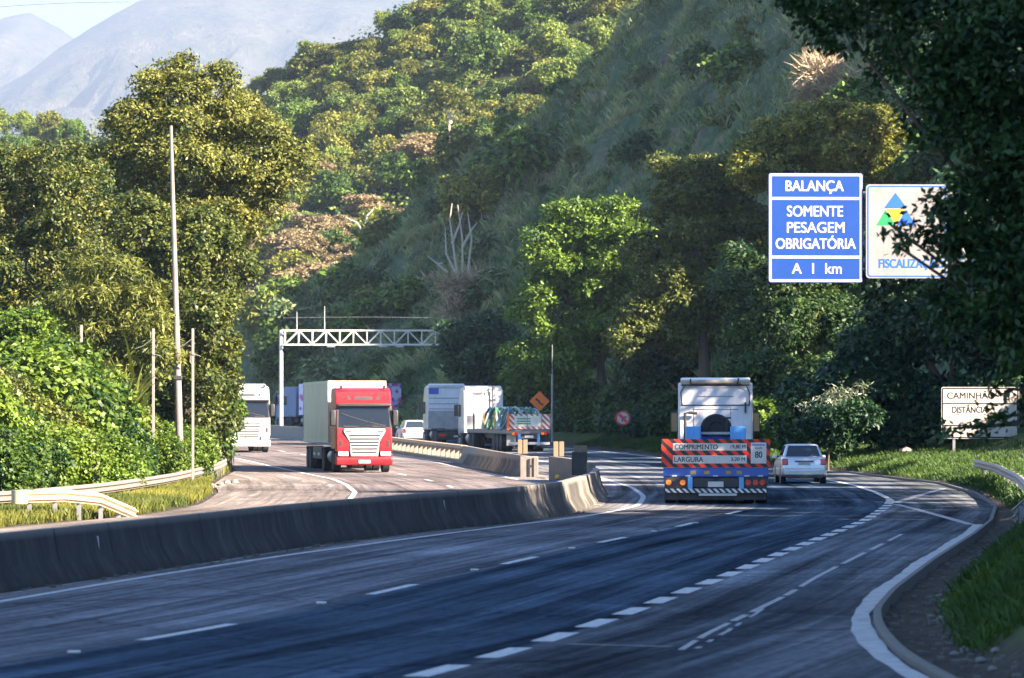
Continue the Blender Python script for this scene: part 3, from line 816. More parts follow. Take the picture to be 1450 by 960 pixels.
# right trees
make_tree('broad_tree', 'sunlit bright green round tree in front of the grassy hillside', 'tree',
          [(820, 318, 62, 36), (872, 322, 58, 40), (775, 365, 44, 46), (830, 385, 78, 52), (905, 372, 52, 56), (765, 425, 38, 46), (850, 455, 90, 60), (800, 500, 66, 50)], 258, 858, LF['broad'], 0.28, 0.55, 0.75, 0.45, 0.35, seed=20)
make_tree('broad_tree', 'olive green tree between the bright round tree and the blue sign', 'tree',
          [(965, 255, 46, 36), (1018, 250, 46, 36), (985, 315, 72, 54), (1050, 320, 50, 56), (940, 385, 62, 56), (1020, 400, 76, 62), (970, 465, 80, 55), (900, 470, 60, 50)], 240, 1000, LF['creeper'], 0.26, 0.5, 0.72, 0.45, 0.35, seed=21, bark=BARK)
make_tree('broad_tree', 'wide yellow green tree rising behind the top of the blue sign', 'tree',
          [(1085, 205, 56, 34), (1150, 178, 58, 32), (1215, 185, 58, 38), (1270, 215, 54, 50), (1130, 240, 76, 46), (1215, 250, 76, 50), (1060, 250, 40, 30), (1300, 270, 50, 50)], 236, 1180, LF['yellow'], 0.26, 0.5, 0.72, 0.45, 0.35, seed=22)
make_tree('broad_tree', 'shaded dark tree under the blue sign', 'tree',
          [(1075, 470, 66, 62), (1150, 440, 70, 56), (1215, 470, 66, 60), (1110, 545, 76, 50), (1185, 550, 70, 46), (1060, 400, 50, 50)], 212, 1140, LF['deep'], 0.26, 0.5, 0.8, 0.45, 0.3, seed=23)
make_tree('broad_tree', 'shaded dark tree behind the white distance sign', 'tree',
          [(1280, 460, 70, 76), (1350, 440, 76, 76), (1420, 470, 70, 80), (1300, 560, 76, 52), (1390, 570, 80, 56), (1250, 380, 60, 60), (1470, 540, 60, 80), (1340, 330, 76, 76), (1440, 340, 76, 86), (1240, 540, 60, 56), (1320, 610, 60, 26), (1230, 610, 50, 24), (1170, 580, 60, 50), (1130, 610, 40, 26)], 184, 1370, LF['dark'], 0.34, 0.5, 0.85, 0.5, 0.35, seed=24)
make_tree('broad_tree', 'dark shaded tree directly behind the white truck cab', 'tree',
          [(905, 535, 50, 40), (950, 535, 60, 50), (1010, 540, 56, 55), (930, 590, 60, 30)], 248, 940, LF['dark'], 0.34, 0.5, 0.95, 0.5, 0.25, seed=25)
make_tree('broad_tree', 'dark bushy tree at the right end of the white gantry', 'tree',
          [(692, 480, 34, 36), (665, 505, 34, 40), (722, 515, 36, 42), (690, 545, 46, 34), (645, 480, 24, 26)], 288, 694, LF['dark'], 0.36, 0.55, 0.95, 0.55, 0.2, seed=26)
make_tree('broad_tree', 'yellow green tree with bare pale stems on the spur crest', 'tree',
          [(640, 265, 28, 20), (675, 262, 30, 24), (655, 285, 36, 22), (695, 285, 22, 22)], 352, 655, LF['yellow'], 0.42, 0.55, 0.9, 0.55, 0.2, seed=27)
make_tree('small_tree', 'small flat topped tree standing alone on the upper slope', 'tree', [(1050, 158, 22, 9), (1025, 170, 20, 8), (1072, 172, 14, 8)], 300, 1060, LF['fine'], 0.35, 0.4, 0.8, 0.4, 0.12, seed=28, bark=PALEBARK)
make_tree('broad_shrub', 'dark round bush at the upper left of the grassy slope', 'shrub', [(905, 215, 24, 24), (925, 205, 16, 16)], 318, 908, LF['dark'], 0.4, 0.55, 1.1, 0.5, 0.1, seed=29)
make_tree('broad_shrub', 'bright green bush above the middle of the gantry', 'shrub', [(550, 425, 32, 15), (585, 430, 24, 16), (520, 440, 20, 14)], 345, 555, LF['broad'], 0.42, 0.55, 1.0, 0.5, 0.12, seed=30)
make_tree('silvery_shrub', 'silvery pale leaved shrub in the shade above the silver car', 'shrub', [(1172, 566, 26, 6), (1200, 556, 22, 5), (1150, 577, 16, 6), (1222, 548, 10, 4)], 180, 1190, LF['pale'], 0.26, 0.2, 0.22, 0.35, 0.01, seed=31, bark=RUBBER, droop=1.0)
make_tree('broad_shrub', 'low dark shrub beneath the silvery pale leaved shrub', 'shrub', [(1165, 602, 34, 24), (1205, 592, 34, 28), (1140, 614, 26, 18), (1185, 618, 34, 18)], 178, 1175, LF['dark'], 0.24, 0.5, 0.9, 0.35, 0.05, seed=35)
make_tree('broad_shrub', 'dark green bush beside the orange diamond sign', 'shrub', [(740, 540, 32, 24), (790, 545, 26, 22), (825, 560, 30, 26), (850, 580, 30, 22)], 272, 790, LF['broad'], 0.34, 0.5, 0.9, 0.5, 0.12, seed=32)

# undergrowth along the foot of the right slope
UM = [shrub_mesh('verge_shrub_mesh', LF[m], 1.5, 2.0, 0.2, 0.55, 600 + k, n=8, dens=0.8, clump=0.32, maxn=9000) for k, m in enumerate(('deep', 'broad', 'dark', 'deep'))]
for k in range(30):
    y = 196 + k * 3.0 + random.uniform(-1.5, 1.5); x = float(RASPH(y)) + random.uniform(3.4, 6.0); s = random.uniform(0.9, 1.7)
    place(random.choice(UM), 'verge_shrub', 'dark green shrub at the foot of the trees along the right verge', 'shrub', 'shrubs along the foot of the right slope', x, y, surf(x, y) - 0.25, s)

# dry brush and bare trees
def twigs(name, label, cat, lobes, Y, base_px, seed, mat, n=900, length=0.7, r=0.012, grp=None):
    rg = np.random.default_rng(seed)
    L = pxl(lobes, Y, rng=random.Random(seed))
    bx = (base_px - CX) / F * Y; base = (bx, Y, surf(bx, Y))
    root = thing(name, label, cat, base, 0, grp)
    quads = []; tint = []
    for k in range(n):
        l = L[rg.integers(len(L))]
        d = unit(rg.normal(size=3) + np.array([0, 0, 0.4]))
        p = np.array(l[:3]) + d * np.array(l[3:6]) * rg.uniform(0.2, 1.0) - np.array(base)
        ax = unit(d * 0.9 + rg.normal(size=3) * 0.45) * length * rg.uniform(0.5, 1.4)
        sd = unit(np.cross(ax, rg.normal(size=3))) * r * rg.uniform(1, 2.5)
        quads.append([p - sd, p + sd, p + ax + sd * 0.2, p + ax - sd * 0.2]); tint.append(rg.random())
    link(bpy.data.objects.new('twigs', quads_mesh('twigs', np.array(quads), np.array(tint), mat)), root)
    tips = [(l[0] - base[0], l[1] - base[1], l[2] - base[2]) for l in L]
    trunk_mesh((0, 0, 0), tips, 0.12, 0.4, random.Random(seed)).build('stems', PALEBARK, root, smooth=True, fix=False)
    return root
twigs('dry_bush', 'tan dead leafless bush above the right end of the gantry', 'bush', [(640, 410, 26, 24), (675, 405, 34, 28), (705, 415, 26, 26), (650, 440, 30, 18), (690, 440, 34, 18)], 330, 672, 40, LF['dry'], 2600, 0.8, 0.03)
twigs('dry_bush', 'reddish bare dry bush at the upper right above the blue sign', 'bush', [(1160, 105, 34, 30), (1190, 125, 44, 30), (1240, 120, 44, 30), (1150, 135, 30, 20)], 262, 1190, 41, LF['dry'], 2000, 0.9, 0.022)
def bare_tree(label, pts_list, Y, seed, rr=0.1):
    rd = random.Random(seed)
    b = P(*pts_list[0][0], Y); b.z = min(b.z, surf(b.x, b.y))
    root = thing('bare_tree', label, 'tree', b)
    mb = MB()
    for pl in pts_list:
        q = [P(x, y, Y) - b for x, y in pl]
        mb.tube(q, [rr * (1 - 0.7 * i / (len(q) - 1)) for i in range(len(q))], 7)
    mb.build('trunk', PALEBARK, root, smooth=True, fix=False)
    return root
bare_tree('cluster of thin bare pale trunks below the spur crest', [[(648, 392), (642, 350), (637, 310), (640, 288)], [(648, 392), (632, 360), (630, 320)], [(655, 388), (655, 340), (648, 290)], [(662, 388), (668, 340), (662, 300)], [(640, 345), (650, 320), (655, 300)], [(655, 350), (668, 325), (676, 315)]], 338, 50, 0.13)
bare_tree('fallen bleached trunk lying on the shaded slope', [[(634, 386), (620, 374), (605, 362)], [(620, 374), (628, 372)]], 338, 51, 0.12)
bare_tree('pale forked bare tree among cream crowns in the valley', [[(525, 350), (515, 330), (505, 315), (490, 308)], [(515, 330), (520, 305), (530, 295)], [(518, 335), (535, 318), (545, 312)]], 405, 52, 0.16)

# far forest
def forest_mesh(k, mat, flat):
    rg = np.random.default_rng(300 + k)
    L = []
    n = rg.integers(5, 9)
    for i in range(n):
        a = 6.28 * i / n + rg.uniform(-.4, .4); q = rg.uniform(1.4, 2.9)
        s = rg.uniform(1.3, 2.1)
        L.append((math.cos(a) * q, math.sin(a) * q, 6.2 + rg.uniform(-1.4, 1.4), s, s, s * flat))
    L.append((0, 0, 7.4, 2.3, 2.3, 2.0 * flat))
    q, t = leaves(L, 0.42, 0.6, 0.75, 0.6, rg, upb=0.5, maxn=8000, sub=True)
    mb = MB(); mb.tube([(0, 0, -2), (0.1, 0, 3), (0, 0.1, 6.5)], [0.25, 0.18, 0.1], 6)
    tq = np.array([[mb.v[i] for i in f] for f in mb.f if len(f) == 4])
    mi = np.concatenate([np.zeros(len(q)), np.ones(len(tq))])
    return quads_mesh('forest_tree_mesh', np.concatenate([q, tq]), np.concatenate([t, np.zeros(len(tq))]), [mat, PALEBARK if k % 3 == 0 else BARK], mi)
FM = {'green': [forest_mesh(k, LF['forest'], 0.8) for k in range(5)], 'dark': [forest_mesh(10 + k, LF['broad'], 0.85) for k in range(3)],
      'yellow': [forest_mesh(20 + k, LF['yellow'], 0.65) for k in range(4)], 'tan': [forest_mesh(30 + k, LF['tan'], 0.4) for k in range(3)]}
FL = {'green': ('mid green round crowned tree on the distant forest hill', 'mid green trees of the distant forest hill'), 'dark': ('dark green dense crowned tree on the distant forest hill', 'dark trees of the distant forest hill'),
      'yellow': ('yellowish sunlit crowned tree on the distant forest hill', 'yellowish trees of the distant forest hill'), 'tan': ('flat cream topped tree in the valley below the forest hill', 'cream topped trees of the valley')}
spur_px = [350, 380, 410, 450, 500, 545, 600, 660, 720, 780, 835, 880, 930, 1010]
spur_py = [592, 585, 530, 452, 405, 350, 290, 228, 190, 150, 108, 52, -10, -70]
cand = []
rg = np.random.default_rng(77)
for i in range(4, 135, 1):
    for j in range(1, 34, 1):
        x, y, z = FX[i, j], FY[i, j], FZ[i, j]
        px = CX + F * x / y; py = HY - F * (z - CH) / y
        cand.append((px, py, x, y, z))
cand = [c for c in cand if -60 < c[0] < 930 and c[1] > -40]
rg.shuffle(cand)
chosen = []
for c in cand:
    sp = np.interp(c[0], spur_px, spur_py) if c[0] > 350 else 700
    if c[1] - 40 > sp + 22: continue
    if c[0] < 330 and c[1] > 330: continue
    if 130 < c[0] < 400 and c[1] > 190 and c[0] < 290: continue
    mind = 25.5 if c[1] < 330 else 24
    if all((c[0] - d[0]) ** 2 + ((c[1] - d[1]) * 1.9) ** 2 > mind ** 2 or abs(c[3] - d[3]) > 60 for d in chosen):
        chosen.append(c)
print('forest trees', len(chosen))
for px, py, x, y, z in chosen[:290]:
    valley = py > 300 or (px < 470 and py > 270)
    w = [0.26, 0.1, 0.24, 0.40] if valley else [0.52, 0.24, 0.23, 0.01]
    kind = ('green', 'dark', 'yellow', 'tan')[rg.choice(4, p=w)]
    s = float(rg.choice([0.5, 0.65, 0.8, 1.0], p=[.25, .35, .27, .13])) * rg.uniform(0.9, 1.12) * (0.85 if valley else 1.0)
    place(FM[kind][rg.integers(len(FM[kind]))], 'forest_tree', FL[kind][0], 'tree', FL[kind][1], x, y, z - (2.4 if kind == 'tan' else 3.9) * s, s * (1.3 if kind == 'tan' else 1.0), sz=s * rg.uniform(0.85, 1.2))
bare_tree('tall slim white stemmed tree halfway up the forest hill', [[(636, 222), (635, 190), (638, 160), (634, 140)], [(637, 175), (648, 155)], [(637, 165), (628, 148)]], 470, 53, 0.22)
make_tree('broad_tree', 'thin pale crowned tree on the white stem halfway up the forest hill', 'tree', [(635, 135, 30, 16), (612, 148, 16, 10), (655, 150, 16, 10)], 470, 636, LF['fine'], 0.5, 0.4, 0.5, 0.6, 0.1, seed=55)

# understory of the distant hill
m_ = 70000
a_, b_ = rg.uniform(0, FX.shape[0] - 1.01, m_), rg.uniform(1, 35, m_)
ia, ib = a_.astype(int), b_.astype(int); u_, v_ = a_ - ia, b_ - ib
p_ = np.stack([(A[ia, ib] * (1 - u_) + A[ia + 1, ib] * u_) * (1 - v_) + (A[ia, ib + 1] * (1 - u_) + A[ia + 1, ib + 1] * u_) * v_ for A in (FX, FY, FZ)], -1)
px_ = CX + F * p_[:, 0] / p_[:, 1]
p_ = p_[(px_ > -60) & (px_ < 950)]; m_ = len(p_)
p_[:, 2] += np.abs(rg.normal(0, 1.1, m_)) + 0.8 * np.clip(vnoise(p_[:, 0] * 0.8, p_[:, 1] * 0.8, 61), 0, 3)
ax_ = unit(rg.normal(size=(m_, 3)) * np.array([1, 1, 0.5])); nr_ = unit(rg.normal(size=(m_, 3)) * 0.5 + np.array([0, -0.5, 0.7])); bx_ = unit(np.cross(nr_, ax_))
L_ = rg.uniform(0.35, 0.8, (m_, 1))
q_ = np.stack([p_, p_ + ax_ * L_ * .5 + bx_ * L_ * .3, p_ + ax_ * L_, p_ + ax_ * L_ * .5 - bx_ * L_ * .3], 1)
o = link(bpy.data.objects.new('forest_undergrowth', quads_mesh('forest_undergrowth', q_, np.clip(rg.normal(0.3, 0.25, m_), 0, 1), LF['forest'])))
tag(o, 'leafy undergrowth between the trees of the distant forest hill', 'undergrowth', kind='stuff')

# slope shrubs
SH = [shrub_mesh('slope_shrub_mesh', LF[m], 1.3, 1.7, 0.3, 0.5, 400 + k, n=5, dens=0.8, clump=0.4, maxn=2600) for k, m in enumerate(('deep', 'broad', 'hill', 'fine', 'broad'))]
cnt = 0
for k in range(4000):
    i, j = rg.integers(0, HX.shape[0]), rg.integers(4, 62)
    x, y, z = HX[i, j], HYY[i, j], HZ[i, j]
    if y < 170: continue
    px = CX + F * x / y; py = HY - F * (z - CH) / y
    if not (380 < px < 1330 and -30 < py < 620): continue
    dens_ = 0.9 if (py > 420 or vnoise(np.array([x * 1.5]), np.array([y * 1.5]), 4)[0] > 0.35) else 0.2
    if rg.random() > dens_: continue
    cnt += 1
    if cnt > 270: break
    low = rg.random() < 0.6
    place(SH[rg.integers(5)], 'slope_shrub', 'small shrub growing on the steep shaded grassy hillside', 'shrub', 'shrubs on the steep hillside', x, y, z - 0.2, float(rg.choice([0.45, 0.7, 0.9, 1.2, 1.7, 2.2], p=[.2, .25, .2, .17, .12, .06])) * rg.uniform(0.85, 1.15), sz=None)

# grass stuff
def tufts(name, pts, nb, h, w, mat, seed, lean=0.5):
    rg = np.random.default_rng(seed); pts = np.asarray(pts); n = len(pts)
    p = np.repeat(pts, nb, 0); m = len(p)
    p = p + np.concatenate([rg.normal(size=(m, 2)) * h * 0.35, np.zeros((m, 1))], 1)
    a = rg.uniform(0, 6.28, m); d = np.stack([np.cos(a), np.sin(a), np.zeros(m)], 1); sd = np.stack([-np.sin(a), np.cos(a), np.zeros(m)], 1)
    hv = np.clip(1.0 + 0.55 * vnoise(p[:, 0] * 2.2 + p[:, 2], p[:, 1] * 2.2, seed + 40), 0.35, 1.9) if h > 0.6 else 1.0
    L = (h * rg.uniform(0.4, 1.2, m) * hv)[:, None]
    ln = rg.uniform(0.1, 1.0, (m, 1)) * lean
    tip = p + d * L * ln + np.array([0, 0, 1.0]) * L * (1 - 0.3 * ln)
    ww = w * rg.uniform(0.6, 1.3, (m, 1))
    mid = p + d * L * ln * 0.35 + np.array([0, 0, 0.55]) * L
    quads = np.stack([p - sd * ww * 0.5, p + sd * ww * 0.5, tip + sd * ww * 0.08, mid - sd * ww * 0.5], 1)
    ct = np.clip(0.5 + 0.45 * vnoise(p[:, 0] * 1.3, p[:, 1] * 1.3, seed), 0, 1)
    tint = np.clip(ct * 0.8 - 0.05 + rg.random(m) * 0.4, 0, 1)
    return tag(link(bpy.data.objects.new(name, quads_mesh(name, quads, tint, mat))), kind='stuff')

pts = []
for k in range(46000):
    i, j = R.uniform(0, HX.shape[0] - 1.01), R.uniform(3, 62)
    a, b = int(i), int(j); u, v = i - a, j - b
    def bl(A): return (A[a, b] * (1 - u) + A[a + 1, b] * u) * (1 - v) + (A[a, b + 1] * (1 - u) + A[a + 1, b + 1] * u) * v
    x, y, z = bl(HX), bl(HYY), bl(HZ)
    if y < 190: continue
    px = CX + F * x / y; py = HY - F * (z - CH) / y
    bare = vnoise(np.array([x * 0.9 + z * 0.6]), np.array([y * 0.9]), 14)[0]
    if 360 < px < 1250 and -20 < py < 600 and (bare < 0.6 or R.random() < 0.12): pts.append((x, y, z))
PA = np.array(pts)
dn_ = vnoise(PA[:, 0] * 1.7 + 5, PA[:, 1] * 1.7 + PA[:, 2], 71)
tag(tufts('dry_grass', PA[dn_ > 0.95], 5, 0.7, 0.045, LF['dry'], 8, 0.7), 'pale dead grass in patches on the steep hillside', 'grass')
tag(tufts('hill_grass', pts, 8, 0.75, 0.05, LF['hill'], 5, 0.9), 'tall rough grass covering the steep hillside', 'grass')

def scatter(n, xf, y0, y1):
    o = []
    for k in range(n):
        y = R.uniform(y0, y1); x = xf(y)
        o.append((x, y))
    o = np.array(o)
    return np.concatenate([o, ground_h(o[:, 0], o[:, 1])[:, None]], 1)
a = scatter(24000, lambda y: float(LASPH(y)) - 0.4 - abs(R.normal(0, 1)) * 2.3, 88, 185)
tag(tufts('verge_grass', a, 4, 0.34, 0.02, LF['grass'], 6), 'short sunlit grass between the barrier and the left guardrail', 'grass')
a = np.concatenate([scatter(16000, lambda y: float(RASPH(y)) + 0.4 + abs(R.normal(0, 1)) * 3.4, 108, 245), scatter(9000, lambda y: float(RASPH(y)) + 0.95 + abs(R.normal(0, 1)) * 1.7, 44, 108)])
tag(tufts('verge_grass', a, 4, 0.22, 0.02, LF['green'], 7, 0.8), 'lush green grass on the right verge and bank', 'grass')

# near overhanging tree and dark trees added by the right edge to cast shade
NL = [(1460, 60, 190, 150), (1330, 40, 130, 90), (1215, 5, 80, 50), (1160, -10, 60, 34), (1420, 210, 120, 100), (1345, 170, 66, 70), (1405, 300, 76, 60), (1362, 350, 52, 30), (1310, 335, 34, 12), (1325, 295, 28, 10), (1265, 322, 16, 6), (1275, 352, 18, 6),
      (1420, 410, 80, 80), (1350, 440, 50, 36), (1450, 490, 46, 40), (1428, 552, 22, 10), (1390, 605, 14, 3), (1432, 602, 18, 6), (1408, 590, 12, 4), (1350, 607, 10, 3), (1600, 0, 250, 200), (1650, 250, 200, 180), (1480, 330, 90, 120), (1390, 120, 90, 90), (1470, 450, 60, 70)]
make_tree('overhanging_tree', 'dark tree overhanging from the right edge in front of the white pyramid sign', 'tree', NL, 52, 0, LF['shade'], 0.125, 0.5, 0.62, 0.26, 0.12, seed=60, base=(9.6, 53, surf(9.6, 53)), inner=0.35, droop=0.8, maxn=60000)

SHADE = []
def shade_mesh(k):
    rg = np.random.default_rng(500 + k); L = []
    for i in range(9):
        a = 6.28 * i / 9; q = rg.uniform(1.5, 3.2); s = rg.uniform(1.3, 2.0)
        L.append((math.cos(a) * q, math.sin(a) * q, 9.5 + rg.uniform(-4.0, 3.4), s, s, s * 0.9))
    L.append((0, 0, 12, 2.4, 2.4, 2.2)); L.append((0, 0, 7, 2.6, 2.6, 2.6))
    return leaves(L, 0.42, 0.55, 0.8, 0.6, rg, maxn=9000)
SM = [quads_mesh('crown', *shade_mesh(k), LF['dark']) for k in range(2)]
TM = None
for (x, y, s) in ((23.5, 108.5, 0.95), (23.0, 115.5, 1.1), (22.5, 121.5, 1.1), (22.5, 105.5, 0.62), (23.0, 101.5, 0.55), (22.0, 97, 0.5), (23.5, 127, 0.9), (22.5, 133, 0.85), (24, 141, 0.85), (25, 149, 0.75), (27, 82, 1.0), (25.5, 88.5, 1.05), (25.5, 96, 0.78), (25, 158, 0.85), (26, 167, 0.8), (27.5, 176, 0.7), (29, 190, 0.78), (27, 199, 0.86), (30, 209, 0.9), (27, 219, 0.8), (24, 230, 0.75)):
    z = surf(x, y)
    r = thing('shade_tree', 'tall dark tree added on the far right bank to cast shade', 'tree', (x, y, z), random.uniform(0, 6), 'shade casting trees added along the right bank')
    r.scale = (s, s, s)
    link(bpy.data.objects.new('crown', SM[random.randrange(2)]), r)
    if TM is None:
        o = trunk_mesh((0, 0, 0), [(1, 1, 9), (-1.5, 1, 10), (0.3, -1.5, 11), (0, 0, 12)], 0.28).build('trunk', BARK, r, smooth=True, fix=False); TM = o.data
    else: link(bpy.data.objects.new('trunk', TM), r)

# ------------------------------------------------------------------ barriers
JP = [(-0.38, -0.1), (-0.38, 0.06), (-0.19, 0.36), (-0.09, 0.85), (0.09, 0.85), (0.19, 0.36), (0.38, 0.06), (0.38, -0.1)]
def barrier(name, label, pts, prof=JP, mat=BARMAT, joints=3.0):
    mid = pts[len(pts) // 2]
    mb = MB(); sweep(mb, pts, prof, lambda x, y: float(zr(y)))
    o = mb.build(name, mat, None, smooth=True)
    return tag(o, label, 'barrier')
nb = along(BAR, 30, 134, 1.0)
near = barrier('concrete_barrier', 'long stained concrete barrier across the foreground, darkened by painted shade', nb)
mb = MB()
for y in np.arange(34, 134, 3.1):
    mb = MB(); x = float(BAR(y)); d = (float(BAR(y + .5)) - float(BAR(y - .5))); n_ = Vector((1, -d, 0)).normalized(); t_ = Vector((d, 1, 0)).normalized()
    for s in (1,):
        prof = [(0.385, 0.06), (0.196, 0.365), (0.096, 0.853), (0.0, 0.854)]
        for (u0, w0), (u1, w1) in zip(prof[:-1], prof[1:]):
            z0 = float(zr(y))
            a = Vector((x, y, z0)) + n_ * u0 + Vector((0, 0, w0)); b = Vector((x, y, z0)) + n_ * u1 + Vector((0, 0, w1))
            mb.quad(a - t_ * 0.02, a + t_ * 0.02, b + t_ * 0.02, b - t_ * 0.02)
    mb.build('joint', paint('barrier_joint', (0.012, 0.012, 0.012), 0.9), near, fix=False)

for px, py in ((138, 766), (628, 719), (768, 704), (822, 690)):
    # delineator plates bolted to the road face of the barrier
    best = min(np.arange(50, 130, 0.25), key=lambda y: abs(CX + F * (float(BAR(y)) + 0.14) / y - px))
    y = float(best); x = float(BAR(y)) + 0.15
    mb = MB(); mb.hexa([(x, y - 0.05, 0.42), (x + 0.02, y - 0.05, 0.42), (x + 0.02, y + 0.05, 0.42), (x, y + 0.05, 0.42)], [(x - 0.05, y - 0.05, 0.66), (x - 0.01, y - 0.06, 0.66), (x - 0.01, y + 0.05, 0.66), (x - 0.05, y + 0.05, 0.66)])
    mb.build('reflector', WPANEL, near)
DEB = MB()
for k in range(170):
    y = random.uniform(48, 128); x = float(BAR(y)) + 0.40 + abs(random.gauss(0, 0.10)); r_ = random.uniform(0.015, 0.05)
    DEB.box(x - r_, x + r_, y - r_ * 1.5, y + r_ * 1.5, 0.001, r_ * 0.9)
for k in range(420):
    y = random.uniform(40, 96); x = float(RASPH(y)) + random.uniform(0.12, 1.1); r_ = random.uniform(0.012, 0.045); z_ = surf(x, y)
    DEB.box(x - r_, x + r_, y - r_ * 1.5, y + r_ * 1.5, z_ - 0.02, z_ + r_ * 0.9)
tag(DEB.build('gravel', paint('grit', (0.13, 0.115, 0.10), 0.95, dirt=0.5, scale=5)), 'loose grit and rubble along the barrier foot and in the right gutter', 'gravel', kind='stuff')
fb = along(BAR, 165, 196, 1.0)
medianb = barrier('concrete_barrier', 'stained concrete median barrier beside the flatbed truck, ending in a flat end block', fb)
x, y = fb[0]
mb = MB(); mb.box(x - 0.38, x + 0.38, y - 0.9, y - 0.02, -0.1, 0.95); mb.build('end_block', CONC, medianb, bevel=0.03)
mb = MB(); mb.box(x - 0.02, x + 0.05, y - 0.96, y - 0.905, 0.1, 0.85); mb.box(x + 0.18, x + 0.21, y - 0.95, y - 0.905, 0.05, 0.9); mb.box(x + 0.06, x + 0.17, y - 0.95, y - 0.905, 0.55, 0.60); mb.build('gate_hinge', BLACK, medianb)
bal = thing('balustrade_barrier', 'concrete balustrade barrier with pale blocks and a tan top rail beside the red truck', 'barrier', (float(BAR(196)), 196, float(zr(196))))
base0 = Vector(bal.location)
def rel(pts): return [(x - base0.x, y - base0.y) for x, y in pts]
bp = along(BAR, 196, 240, 1.0)
zf = lambda x, y: float(zr(y + base0.y)) - base0.z
mb = MB(); sweep(mb, rel(bp), [(-0.28, -0.1), (-0.28, 0.16), (0.28, 0.16), (0.28, -0.1)], zf); mb.build('plinth', CONC, bal)
mb = MB(); sweep(mb, rel(bp), [(-0.16, 0.70), (-0.16, 0.86), (0.16, 0.86), (0.16, 0.70)], zf); mb.build('top_rail', paint('tan_rail', (0.42, 0.30, 0.20), 0.8, dirt=0.4), bal)
CB = paint('pale_block', (0.34, 0.28, 0.22), 0.85, dirt=0.5, scale=4)
for y in np.arange(196.8, 239, 1.75):
    x = float(BAR(y)); z0 = float(zr(y))
    mb = MB(); mb.box(x - base0.x - 0.17, x - base0.x + 0.15, y - base0.y - 0.42, y - base0.y + 0.42, z0 - base0.z + 0.158, z0 - base0.z + 0.702); mb.build('block', CB, bal, bevel=0.03)
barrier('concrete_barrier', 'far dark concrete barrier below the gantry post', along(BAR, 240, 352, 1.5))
wp = [(float(BAR(y)) + 0.15, float(y)) for y in np.arange(139, 158.6, 1.0)]
barrier('concrete_wall', 'short dark concrete wall between the foreground barrier and the median end block', wp, [(-0.13, -0.1), (-0.13, 0.95), (0.13, 0.95), (0.13, -0.1)], CONC)

def board(px, y, z0, w, h, label, black=False):
    x = (px - CX) / F * y
    r = thing('marker_board', label, 'marker board', (x, y, float(zr(y)) + z0))
    for s in (-1, 1):
        mb = MB(); mb.box(s * w / 4 - w / 4 + 0.02, s * w / 4 + w / 4 - 0.02, -0.05, 0.05, 0, h); mb.build('plank', BOARD, r, bevel=0.012)
    mb = MB(); mb.box(-0.025, 0.025, 0.055, 0.09, -0.9 if z0 > .5 else 0, h * 0.9); mb.build('post', GALV, r)
    if black:
        mb = MB(); mb.box(-w / 2 - 0.06, w / 2 - 0.03, -0.14, -0.056, -0.45, h * 0.62); mb.build('black_panel', BLACK, r, bevel=0.02)
        mb = MB()
        for k in range(3): mb.box(-w / 2 - 0.02, w / 2 - 0.07, -0.155, -0.142, -0.3 + 0.25 * k, -0.24 + 0.25 * k)
        mb.build('slat', CHASSIS, r)
    return r
board(740, 171, 0.86, 0.46, 0.62, 'brown two plank marker board on the median barrier behind the flatbed truck')
board(791, 157, 0.95, 0.46, 0.60, 'brown two plank marker board on the short concrete wall')
board(822, 137.2, 1.0, 0.50, 0.58, 'brown marker board with a black panel at the end of the short wall', True)
# small amber lamp and blue sack at the barrier gap
lamp = thing('warning_lamp', 'small yellow warning lamp at the gap in the median barrier', 'lamp', (*G(789, 684), 0))
mb = MB(); mb.box(-0.14, 0.14, -0.1, 0.1, 0, 0.16); mb.build('housing', BLUEP, lamp, bevel=0.02)
mb = MB(); mb.lathex([(-0.09, 0.02), (-0.08, 0.09), (0.0, 0.11), (0.08, 0.09), (0.09, 0.02)], 0, 0, 0.27, 14); mb.build('lens', YELLOW, lamp, smooth=True)

